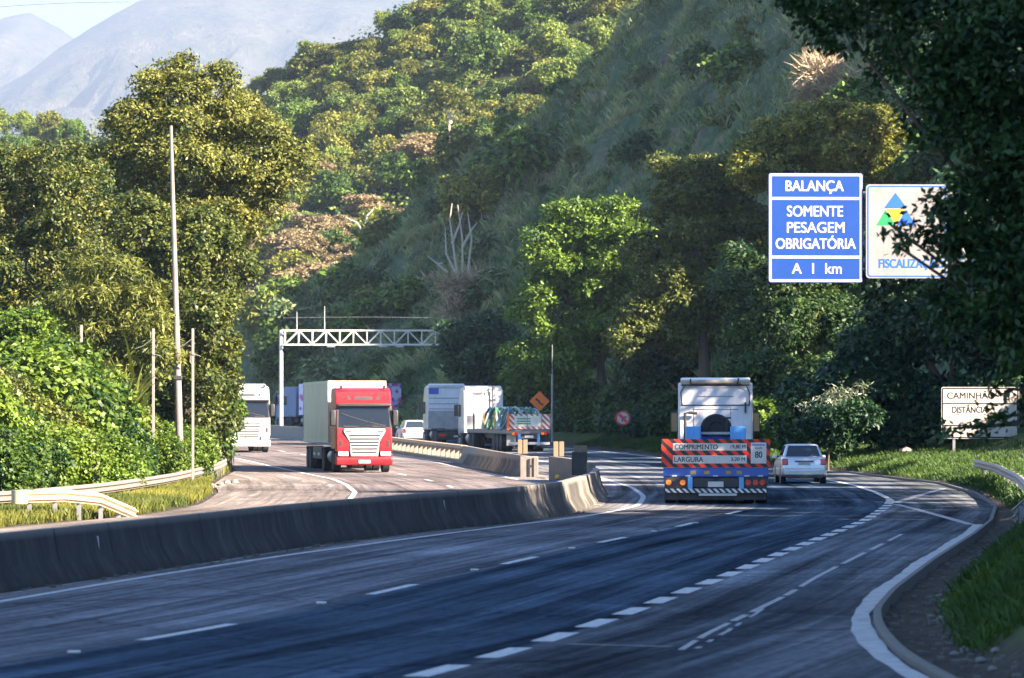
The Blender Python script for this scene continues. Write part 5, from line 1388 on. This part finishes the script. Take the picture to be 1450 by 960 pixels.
def graffiti_mat():
    m, nt, out = nodes('purple_floral_wrap')
    tc = nd(nt, 'ShaderNodeTexCoord').outputs['Object']
    v = nd(nt, 'ShaderNodeTexVoronoi'); v.inputs['Scale'].default_value = 1.9; nt.links.new(tc, v.inputs['Vector'])
    n_ = noise(nt, tc, 1.2, 3)
    c = ramp(nt, v.outputs['Distance'], [(0.22, (0.22, 0.06, 0.34)), (0.30, (0.62, 0.50, 0.74)), (0.5, (0.74, 0.66, 0.80))])
    c = mixc(nt, c, (0.55, 0.08, 0.30), ramp(nt, n_, [(0.52, 0.0), (0.6, 0.9)]))
    principled(nt, out, c, 0.5)
    return m
pt = vehicle('box_truck', 'far truck with a purple and pink patterned box, behind the gantry post', 'truck', 404, 330, math.radians(52))
mb = MB(); mb.box(-1.28, 1.28, -11.5, -2.6, 1.15, 3.75); mb.build('cargo_box', graffiti_mat(), pt, bevel=0.02)
GB = paint('cab_blue_grey', (0.16, 0.22, 0.34), 0.4, dirt=0.2)
cab(pt, 0, GB, fair=False, H=3.5)
tractor_chassis(pt, 0, -11.0, [(-1.35, False), (-8.4, True), (-9.7, True)])

# semi flatbed, seen from behind; local rear at y=0, forward +y
ft = vehicle('flatbed_truck', 'white cabbed flatbed truck with red striped tailboard, in the right hand queue', 'truck', 749, 226, math.radians(9.4))
mb = MB(); mb.box(-1.25, 1.25, 0.0, 15.2, 1.05, 1.28); mb.box(-0.5, 0.5, 0.2, 15.0, 0.75, 1.045); mb.build('bed', paint('bed_steel', (0.14, 0.15, 0.16), 0.6, dirt=0.5), ft)
mb = MB(); mb.box(-1.25, 1.25, -0.05, -0.003, 1.3, 2.15); tb = mb.build('tailboard', HAZRW, ft)
mb = MB(); mb.box(-0.85, 0.75, -0.066, -0.053, 1.45, 2.05); mb.build('notice_panel', paint('notice_cream', (0.68, 0.66, 0.56), 0.5, dirt=0.35), tb)
mb = MB()
for z in (1.58, 1.72, 1.86): mb.box(-0.7, 0.1, -0.0725, -0.0675, z, z + 0.06)
mb.build('text_bar', INKGREEN, tb)
for x in (-1.22, -0.1, 0.72, 1.22):
    mb = MB(); mb.box(x - 0.025, x + 0.025, -0.10, -0.074, 1.28, 2.2); mb.build('stake', GALV, tb)
mb = MB(); mb.box(-1.3, -1.16, -0.115, -0.07, 1.25, 2.18); mb.build('corner_marker', ORANGE, tb)
for s in (-1, 1):
    for k in range(2):
        mb = MB(); mb.box(s * 0.85 + k * 0.2 - 0.15, s * 0.85 + k * 0.2 + 0.02, -0.04, -0.002, 0.98, 1.14); mb.build('tail_light', TAILR if k else AMBER, ft, bevel=0.01)
    mb = MB(); mb.box(s * 0.55 - .07, s * 0.55 + .07, -0.06, 0.04, 0.35, 1.04); mb.build('bumper_bracket', LBLUE, ft)
    mb = MB(); mb.box(s * 0.98 - 0.26, s * 0.98 + 0.26, 0.3, 0.33, 0.35, 1.0); mb.build('mud_flap', paint('mud_flap_pale', (0.40, 0.36, 0.32), 0.7, dirt=0.4) if s < 0 else CHASSIS, ft)
    for y in (2.6, 3.85, 5.1):
        wheel(ft, s * 1.08, y, 0.5, 0.32, STEEL, s); wheel(ft, s * 0.74, y, 0.5, 0.3, STEEL, s)
mb = MB(); mb.box(-1.2, 1.2, -0.08, 0.02, 0.42, 0.56); mb.build('under_run_bar', paint('bar_grey', (0.42, 0.42, 0.42), 0.5), ft)
mb = MB(); mb.box(-0.25, 0.25, -0.012, -0.003, 0.8, 0.93); mb.build('number_plate', WPANEL, ft)
for y in (4.5, 8.6, 12.4):
    mb = MB(); mb.box(-1.30, -1.22, y - 0.09, y + 0.09, 1.28, 2.25); mb.build('side_stake', YELLOW if y < 12 else CHASSIS, ft)
mb = MB(); mb.box(-1.27, 1.27, 15.0, 15.12, 1.3, 2.1); mb.build('headboard', GALV, ft)
cab(ft, 18.9, WHITE, H=3.75)
tractor_chassis(ft, 18.9, 12.6, [(17.5, False), (14.2, True), (12.9, True)])
mb = MB(); mb.box(-1.0, 1.0, 16.635, 16.642, 3.02, 3.05); mb.box(-1.2, 1.2, 16.635, 16.642, 2.5, 2.53); mb.build('panel_seam', CHASSIS, ft)
mb = MB(); mb.cyl((0.55, 16.5, 1.0), (0.55, 16.5, 3.9), 0.05, n=8); mb.build('exhaust_stack', CHASSIS, ft)
lettering('TRANSPORTE', ft, -0.2, 3.42, 1.1, 0.2, SIGNBK, 16.636)
# hose coils lying on the flatbed
hm = [paint('hose_teal', (0.05, 0.20, 0.24), 0.5, dirt=0.3), paint('hose_grey', (0.32, 0.36, 0.38), 0.5, dirt=0.3), paint('hose_green', (0.05, 0.16, 0.08), 0.5, dirt=0.3)]
mt = Matrix.Translation(ft.location) @ Matrix.Rotation(math.radians(9.4), 4, 'Z')
for i, (y, x, lab) in enumerate(((2.2, -0.1, 'standing coil of teal hose nearest the tailboard of the flatbed'), (4.6, 0.1, 'grey blue hose coil in the middle of the flatbed'), (7.0, -0.1, 'green hose coil behind the middle stake of the flatbed'), (9.4, 0.0, 'dark hose coil nearest the cab of the flatbed'))):
    q = mt @ Vector((x, y, 1.29))
    r = thing('hose_coil', lab, 'hose coil', q, math.radians(9.4), 'hose coils on the flatbed')
    for j in range(11):
        R_ = 0.66 - 0.05 * (j % 4); xx = -0.95 + 0.19 * j
        pts = [(xx + 0.22 * math.sin(t * 1.0 + j), (R_ + 0.05 * math.sin(3 * t + j)) * 1.35 * math.cos(t), 0.62 + R_ * math.sin(t) * 0.95) for t in np.linspace(0, 6.2832, 26)]
        mb = MB(); mb.tube(pts, 0.075, 7); mb.build('loop', hm[(i + j) % 3], r, smooth=True, fix=False)

# bobtail tractor in the left hand queue
bt = vehicle('tractor_unit', 'white tractor unit beside the flatbed truck, left lane of the queue', 'truck', 647, 246, math.radians(9.4))
cab(bt, 6.4, WHITE, H=3.75)
tractor_chassis(bt, 6.4, 0.1, [(5.0, False), (1.9, True), (0.7, True)])
mb = MB(); mb.box(-1.2, 1.2, 4.10, 4.142, 1.1, 2.2); mb.build('rear_panel', paint('panel_grey', (0.33, 0.32, 0.32), 0.6, dirt=0.4), bt)
mb = MB()
for z in (2.3, 2.62, 2.98): mb.box(-1.15, 1.15, 4.133, 4.142, z, z + 0.03)
mb.build('panel_seam', CHASSIS, bt)
mb = MB(); mb.box(-1.18, -0.55, 4.130, 4.143, 3.25, 3.62); mb.build('emblem_panel', BLUEP, bt)
mb = MB(); mb.box(-1.2, 1.2, 0.0, 0.08, 0.4, 0.85); mb.build('rear_bumper', CHASSIS, bt, bevel=0.02)
for s in (-1, 1):
    mb = MB(); mb.box(s * 0.9 - 0.2, s * 0.9 + 0.2, -0.02, 0.0, 0.6, 0.75); mb.build('tail_light', TAILR, bt)
mb = MB(); mb.box(-0.2, 0.2, -0.02, 0.0, 0.55, 0.66); mb.build('number_plate', WPANEL, bt)

# low loader seen from behind
lb = vehicle('low_loader', 'blue low loader truck with red and black striped length board', 'truck', 1013.5, 117.5, math.radians(-2.9))
mb = MB(); mb.box(-1.55, 1.55, 0.3, 9.0, 0.62, 0.86); mb.box(-0.6, 0.6, 0.4, 9.2, 0.4, 0.615); mb.build('bed', BLUEP, lb)
mb = MB(); mb.box(-1.61, 1.61, -0.06, -0.02, 1.08, 1.92); bd = mb.build('length_board', HAZ, lb)
for z0, z1, x0, x1 in ((1.585, 1.80, -1.27, 0.92), (1.20, 1.44, -1.27, 0.92)):
    mb = MB(); mb.box(x0, x1, -0.069, -0.061, z0, z1); mb.build('notice_panel', WPANEL, bd)
mb = MB(); mb.box(1.04, 1.50, -0.069, -0.061, 1.20, 1.82); mb.build('speed_panel', WPANEL, bd)
mb = MB(); mb.box(1.08, 1.46, -0.0725, -0.0695, 1.735, 1.765); mb.build('text_bar', INKBLUE, bd)
lettering('COMPRIMENTO', lb, -0.58, 1.69, 1.28, 0.15, SIGNBK, -0.072); lettering('19,80 M', lb, 0.66, 1.69, 0.44, 0.13, SIGNBK, -0.072)
lettering('LARGURA', lb, -0.80, 1.32, 0.86, 0.15, SIGNBK, -0.072); lettering('3,20 M', lb, 0.66, 1.32, 0.42, 0.12, SIGNBK, -0.072)
lettering('80', lb, 1.27, 1.46, 0.22, 0.19, SIGNBK, -0.072); lettering('km/h', lb, 1.27, 1.66, 0.2, 0.06, SIGNBK, -0.072)
mb = MB(); mb.box(-1.56, 1.56, -0.01, 0.3, 0.80, 1.07); tbm = mb.build('rear_beam', BLUEP, lb, bevel=0.02)
for x in (-0.75, -0.35, 0.3, 0.62):
    mb = MB(); mb.box(x, x + 0.16, -0.022, -0.012, 0.88, 0.98); mb.build('yellow_plate', paint('yellow_plate', (0.40, 0.28, 0.05), 0.5, dirt=0.4), tbm)
mb = MB()
for x in (-1.3, -0.9, -0.08, 0.85, 1.25): mb.box(x, x + 0.15, -0.0215, -0.0115, 0.81, 0.85)
mb.build('reflector', WPANEL, tbm)
for s in (-1, 1):
    mb = MB(); mb.box(s * 0.76 - .07, s * 0.76 + .07, -0.05, 0.15, 0.42, 0.795); mb.build('ramp_strut', LBLUE, lb)
    mb = MB(); mb.box(s * 1.18 - .34, s * 1.18 + .34, -0.02, 0.2, 0.47, 0.79); lc = mb.build('lamp_box', CHASSIS, lb)
    for q_, (x, m_) in enumerate(((-0.22, TAILR if s > 0 else AMBER), (0.0, TAILR if s > 0 else BLACK), (0.2, AMBER if s < 0 else TAILR))):
        mb = MB(); mb.cyl((s * 1.18 + x, -0.045, 0.63), (s * 1.18 + x, -0.021, 0.63), 0.085, n=16); mb.build('tail_light', m_, lc, smooth=True)
    for y in (1.2, 2.4, 3.6):
        wheel(lb, s * 1.36, y, 0.42, 0.34, STEEL, s); wheel(lb, s * 1.0, y, 0.42, 0.3, STEEL, s)
    mb = MB(); mb.box(s * 0.37 - 0.3, s * 0.37 + 0.3, 0.0, 0.18, 0.5, 0.76); mb.build('ramp_recess', BLACK, lb)
mb = MB(); mb.box(-0.23, 0.23, -0.03, -0.012, 0.50, 0.66); mb.build('number_plate', WPANEL, lb)
mb = MB(); mb.box(-1.5, 1.5, -0.10, -0.04, 0.33, 0.45); mb.build('striped_bumper', HAZW, lb)
mb = MB(); mb.box(-0.5, 0.62, -0.115, -0.102, 0.24, 0.31); mb.build('reflector_strip', WPANEL, lb)
mb = MB(); mb.box(-1.5, 1.5, 0.05, 0.12, 0.12, 0.33); mb.build('rubber_apron', CHASSIS, lb)
# gooseneck
mb = MB(); mb.prismx([(8.6, 0.6), (8.6, 1.5), (9.6, 1.95), (12.6, 1.75), (12.6, 1.35), (10.0, 1.35), (9.4, 0.6)], -0.95, 0.95); mb.build('gooseneck', BLUEP, lb, bevel=0.03)
for s in (-1, 1):
    mb = MB(); mb.box(s * 0.72 - 0.25, s * 0.72 + 0.25, 8.9, 9.5, 1.55, 2.28); mb.build('tool_box', LBLUE, lb, bevel=0.03)
mb = MB(); mb.lathex([(-0.17, 0.05), (-0.14, 0.24), (-0.17, 0.26), (-0.17, 0.48), (-0.13, 0.52), (0.13, 0.52), (0.17, 0.48), (0.17, 0.05)], 0, 0, 0, 28); o = mb.build('spare_wheel', RUBBER, lb, smooth=True); o.rotation_euler = (0, 0, math.pi / 2); o.location = (0.02, 9.75, 2.16)
mb = MB(); mb.box(-0.46, 0.46, 9.2, 9.26, 2.02, 2.10); mb.build('rack_bar', GALV, lb)
mb = MB(); mb.cyl((0.36, 9.3, 1.9), (0.36, 9.3, 2.55), 0.03, n=8); mb.cyl((0.2, 9.3, 2.55), (0.5, 9.3, 2.55), 0.03, n=8); mb.build('crank', CHASSIS, lb)
CABG = paint('cab_dirty_white', (0.62, 0.58, 0.57), 0.4, coat=0.2, dirt=0.3, scale=1.5)
cab(lb, 15.4, CABG, H=3.72)
tractor_chassis(lb, 15.4, 9.6, [(14.0, False), (11.3, True), (10.0, True)])
yr = 15.4 - 2.25
mb = MB()
for z in (2.95,): mb.box(-1.14, 1.14, yr - 0.012, yr - 0.002, z, z + 0.035)
mb.box(-1.12, 1.12, yr - 0.012, yr - 0.002, 3.60, 3.66); mb.box(-0.75, 0.75, yr - 0.010, yr - 0.002, 2.82, 2.835); mb.box(-0.6, 0.6, yr - 0.010, yr - 0.002, 3.25, 3.265)
for x in (-0.72, 0.5): mb.box(x, x + 0.012, yr - 0.010, yr - 0.002, 1.9, 2.9)
mb.build('panel_seam', CHASSIS, lb)
mb = MB()
mb.tube([(-1.1, yr - .04, 2.98), (-1.14, yr - .04, 3.4), (-1.02, yr - .04, 3.6), (-0.8, yr - .04, 3.66), (0.8, yr - .04, 3.66), (1.02, yr - .04, 3.6), (1.12, yr - .04, 3.4), (1.12, yr - .04, 2.98)], 0.022, 6)
mb.tube([(-0.82, yr - .05, 3.66), (-0.82, yr - .05, 3.84)], 0.03, 6); mb.tube([(0.72, yr - .05, 3.66), (0.76, yr - .05, 3.86)], 0.03, 6)
mb.build('rear_frame', CHASSIS, lb, smooth=True)
mb = MB(); mb.tube([(-1.0, yr - .14, 1.0), (-1.0, yr - .14, 2.7), (-0.85, yr - .14, 2.72), (-0.6, yr - .14, 2.70)], 0.05, 8); mb.build('air_pipe', CHASSIS, lb, smooth=True)
mb = MB(); mb.box(0.96, 1.02, yr - .10, yr - .02, 2.72, 3.06); mb.build('hinge', CHASSIS, lb)
mb = MB(); mb.box(-1.14, 1.14, yr - 0.0, yr + 0.5, 3.69, 3.80); mb.build('roof_rail', paint('roof_rail_tan', (0.45, 0.37, 0.28), 0.6, dirt=0.4), lb, bevel=0.03)

def car(root, body, L, W, H, sedan, lamps):
    hw = W / 2
    if sedan:
        prof = [(0.10, 0.24), (0.0, 0.42), (0.0, 0.62), (0.05, 0.90), (0.12, 0.99), (0.62, 1.03), (L - 1.25, 0.98), (L - 0.35, 0.80), (L - 0.05, 0.62), (L, 0.4), (L - 0.1, 0.24)]
        gb, gt = (0.50, L - 1.25), (1.02, L - 2.15)
    else:
        prof = [(0.10, 0.24), (0.0, 0.40), (0.0, 0.62), (0.06, 0.95), (L - 1.05, 0.93), (L - 0.3, 0.75), (L, 0.55), (L, 0.35), (L - 0.1, 0.24)]
        gb, gt = (0.09, L - 1.0), (0.36, L - 1.8)
    mb = MB(); mb.prismx(prof, -hw, hw); b = mb.build('body', body, root, bevel=0.13, seg=5)
    zb, zt_ = 0.93 if not sedan else 0.98, H
    wb, wt_ = hw - 0.07, hw - 0.26
    B = [(-wb, gb[0], zb), (wb, gb[0], zb), (wb, gb[1], zb), (-wb, gb[1], zb)]; T = [(-wt_, gt[0], zt_), (wt_, gt[0], zt_), (wt_, gt[1], zt_), (-wt_, gt[1], zt_)]
    mb = MB(); mb.hexa(B, T); mb.build('roof', body, root, bevel=0.11, seg=5)
    def panel(name, a, b_, c, d, m0, m1, n0, n1, mat, off=0.006):
        a, b_, c, d = map(Vector, (a, b_, c, d))
        def at(u, v): return a.lerp(b_, u).lerp(d.lerp(c, u), v)
        n = (b_ - a).cross(d - a).normalized()
        q = [at(m0, n0), at(m1, n0), at(m1, n1), at(m0, n1)]
        mb = MB(); mb.hexa([p - n * 0.004 for p in q], [p + n * off for p in q]); return mb.build(name, mat, root, bevel=0.004)
    panel('rear_window', B[0], B[1], T[1], T[0], 0.07, 0.93, 0.10, 0.88, GLASS)
    panel('windscreen', B[2], B[3], T[3], T[2], 0.06, 0.94, 0.08, 0.9, GLASS)
    panel('side_window', B[3], B[0], T[0], T[3], 0.10, 0.48, 0.14, 0.86, GLASS); panel('side_window', B[3], B[0], T[0], T[3], 0.52, 0.90, 0.14, 0.86, GLASS)
    panel('side_window', B[1], B[2], T[2], T[1], 0.10, 0.48, 0.14, 0.86, GLASS); panel('side_window', B[1], B[2], T[2], T[1], 0.52, 0.90, 0.14, 0.86, GLASS)
    for s in (-1, 1):
        z0, z1 = (0.70, 0.95) if sedan else (0.60, 0.92)
        x0, x1 = s * (hw - 0.25), s * (hw - 0.015)
        mb = MB(); mb.hexa([(min(x0, x1), -0.005, z0), (max(x0, x1), -0.005, z0), (max(x0, x1), 0.25, z0), (min(x0, x1), 0.25, z0)], [(min(x0, x1), 0.045, z1), (max(x0, x1), 0.045, z1), (max(x0, x1), 0.3, z1), (min(x0, x1), 0.3, z1)])
        mb.build('tail_light', lamps, root, bevel=0.035, seg=3)
        mb = MB(); mb.box(min(s * (hw - .01), s * (hw + .17)), max(s * (hw - .01), s * (hw + .17)), L - 1.65, L - 1.5, 0.93, 1.06); mb.build('mirror', body, root, bevel=0.03)
        for y in (0.75, L - 0.85): wheel(root, s * (hw - 0.10), y, 0.30, 0.2, STEEL, s)
        mb = MB(); mb.lathex([(-0.01, 0.36), (0.012, 0.36)], s * (hw - 0.005), 0.75, 0.31, 24); mb.lathex([(-0.01, 0.36), (0.012, 0.36)], s * (hw - 0.005), L - 0.85, 0.31, 24); mb.build('wheel_arch', BLACK, root)
    mb = MB(); mb.box(-0.22, 0.22, -0.012, 0.06, 0.72 if sedan else 0.5, 0.83 if sedan else 0.61); mb.build('number_plate', paint('plate_grey', (0.42, 0.43, 0.44), 0.5), root)
    mb = MB(); mb.box(-0.36, 0.36, -0.02, 0.07, 0.845 if sedan else 0.66, 0.875 if sedan else 0.69); mb.build('boot_trim', BLACK if sedan else CARW, root, bevel=0.008)
    mb = MB(); mb.box(-hw + 0.06, hw - 0.06, -0.035, 0.25, 0.30, 0.56); mb.build('rear_bumper', body, root, bevel=0.06, seg=3)
    mb = MB(); mb.box(-hw + 0.2, hw - 0.2, -0.025, 0.2, 0.20, 0.30); mb.build('bumper_skirt', BLACK, root, bevel=0.02)
sd = vehicle('sedan_car', 'silver sedan car driving in the right lane', 'car', 1139, 150.5, math.radians(0.5))
car(sd, SILVER, 4.25, 1.72, 1.50, True, TAILR)
hb_ = vehicle('hatchback_car', 'small white hatchback car ahead of the white tractor unit', 'car', 588, 259, math.radians(9))
car(hb_, CARW, 3.7, 1.66, 1.47, False, TAILR)

# ------------------------------------------------------------------ small things
def rock(x, y, r, label, grp=None, mat=STONE, sc=(1, 1, 0.7), seed=0):
    rg = np.random.default_rng(seed); mb = MB(); n, m = 9, 6
    for i in range(m + 1):
        th = math.pi * i / m
        for j in range(n):
            ph = 6.2832 * j / n; q = r * rg.uniform(0.78, 1.15)
            mb.v.append((q * math.sin(th) * math.cos(ph) * sc[0], q * math.sin(th) * math.sin(ph) * sc[1], q * math.cos(th) * sc[2]))
    for i in range(m):
        for j in range(n): mb.f.append((i * n + j, i * n + (j + 1) % n, (i + 1) * n + (j + 1) % n, (i + 1) * n + j)); mb.m.append(0)
    o = mb.build('stone', mat, smooth=True); o.location = (x, y, surf(x, y) + r * 0.3)
    return tag(o, label, 'stone', grp)
rock(*G(1369, 912), 0.09, 'largest pale stone in the dark gutter at the lower right', None, seed=1)
for i, (px, py) in enumerate(((1338, 852), (1350, 870), (1330, 838), (1362, 850), (1395, 905), (1318, 868), (1344, 842), (1376, 888), (1352, 915), (1388, 930), (1410, 925), (1332, 880), (1405, 945))):
    rock(*G(px, py), 0.06, 'small dull stone scattered in the dark gutter at the lower right', 'small stones in the right gutter', mat=CONC, seed=10 + i)
x_, y_ = G(1283, 664)
rock(x_, y_, 0.32, 'pale rock lying in the grass verge beside the silver car', None, mat=paint('tan_rock', (0.40, 0.30, 0.22), 0.9, dirt=0.3), sc=(1.2, 0.8, 0.6), seed=20)
for i, (px, py) in enumerate(((300, 690), (312, 688), (322, 685), (290, 693), (332, 684), (281, 697))):
    rock(*G(px, py), 0.17, 'whitish rubble lump at the edge of the left shoulder', 'rubble on the left shoulder', seed=30 + i)
for i, (px, py, L_) in enumerate(((843, 612, 0.25), (856, 610, 0.7))):
    h_ = ray_px(px, py)
    if h_:
        mb = MB(); mb.hexa([(-L_ / 2, -0.06, 0), (L_ / 2, -0.06, 0.02), (L_ / 2, 0.06, 0.02), (-L_ / 2, 0.06, 0)], [(-L_ / 2, -0.05, 0.06), (L_ / 2, -0.04, 0.12), (L_ / 2, 0.04, 0.12), (-L_ / 2, 0.05, 0.06)])
        o = mb.build('litter', WPANEL, bevel=0.01); o.location = h_ + Vector((0, 0, 0.12)); o.rotation_euler = (0, -0.3, 0.2)
        tag(o, ('small', 'long')[i] + ' white scrap of litter on the shaded bank left of the round sign', 'litter')

finish_fonts()

# ------------------------------------------------------------------ light, air, camera
sun_dir = Vector((math.cos(math.radians(32)) * math.cos(math.radians(30)), -math.sin(math.radians(32)) * math.cos(math.radians(30)), math.sin(math.radians(30))))
sl = bpy.data.lights.new('sun', 'SUN'); sl.energy = 5.0; sl.angle = math.radians(0.5); sl.color = (1.0, 0.85, 0.68)
so = link(bpy.data.objects.new('sun', sl)); so.rotation_euler = sun_dir.to_track_quat('Z', 'Y').to_euler(); so.location = (60, -60, 80)
wd = bpy.data.worlds.new('World'); S.world = wd; wd.use_nodes = True
nt = wd.node_tree; nt.nodes.clear()
out = nt.nodes.new('ShaderNodeOutputWorld'); bg = nt.nodes.new('ShaderNodeBackground'); sky = nt.nodes.new('ShaderNodeTexSky')
sky.sky_type = 'NISHITA'; sky.sun_disc = False; sky.sun_elevation = math.radians(30); sky.sun_rotation = math.radians(122); sky.air_density = 1.0; sky.dust_density = 0.1; sky.ozone_density = 5.0
bg.inputs['Strength'].default_value = 0.065
nt.links.new(sky.outputs[0], bg.inputs['Color']); nt.links.new(bg.outputs[0], out.inputs['Surface'])

mb = MB(); mb.box(-6500, 6500, -160, 15500, -3, 1500)
hz = mb.build('haze', []); hz.data.materials.clear()
m, nt, out = nodes('haze_air')
pv = nt.nodes.new('ShaderNodeVolumePrincipled'); pv.inputs['Color'].default_value = (0.325, 0.405, 0.56, 1); pv.inputs['Density'].default_value = 0.00012; pv.inputs['Anisotropy'].default_value = 0.0
nt.links.new(pv.outputs[0], out.inputs['Volume']); hz.data.materials.append(m)
tag(hz, kind='stuff')

cam = bpy.data.cameras.new('camera'); co = link(bpy.data.objects.new('camera', cam))
co.location = (0, 0, CH); co.rotation_euler = (math.pi / 2, 0, 0)
cam.sensor_width = 36; cam.lens = 36 * F / 1450; cam.shift_y = (HY - 480) / 1450
cam.clip_start = 0.5; cam.clip_end = 40000
cam.dof.use_dof = True; cam.dof.focus_distance = 125; cam.dof.aperture_fstop = 3.5
S.camera = co
S.view_settings.view_transform = 'Standard'; S.view_settings.look = 'None'; S.view_settings.gamma = 1; S.view_settings.exposure = 2.75; S.view_settings.use_curve_mapping = False
S.render.engine = 'CYCLES'
cy = S.cycles
cy.use_denoising = True; cy.max_bounces = 5; cy.diffuse_bounces = 3; cy.glossy_bounces = 2; cy.transmission_bounces = 3; cy.transparent_max_bounces = 6; cy.volume_bounces = 0
cy.use_adaptive_sampling = True; cy.adaptive_threshold = 0.02
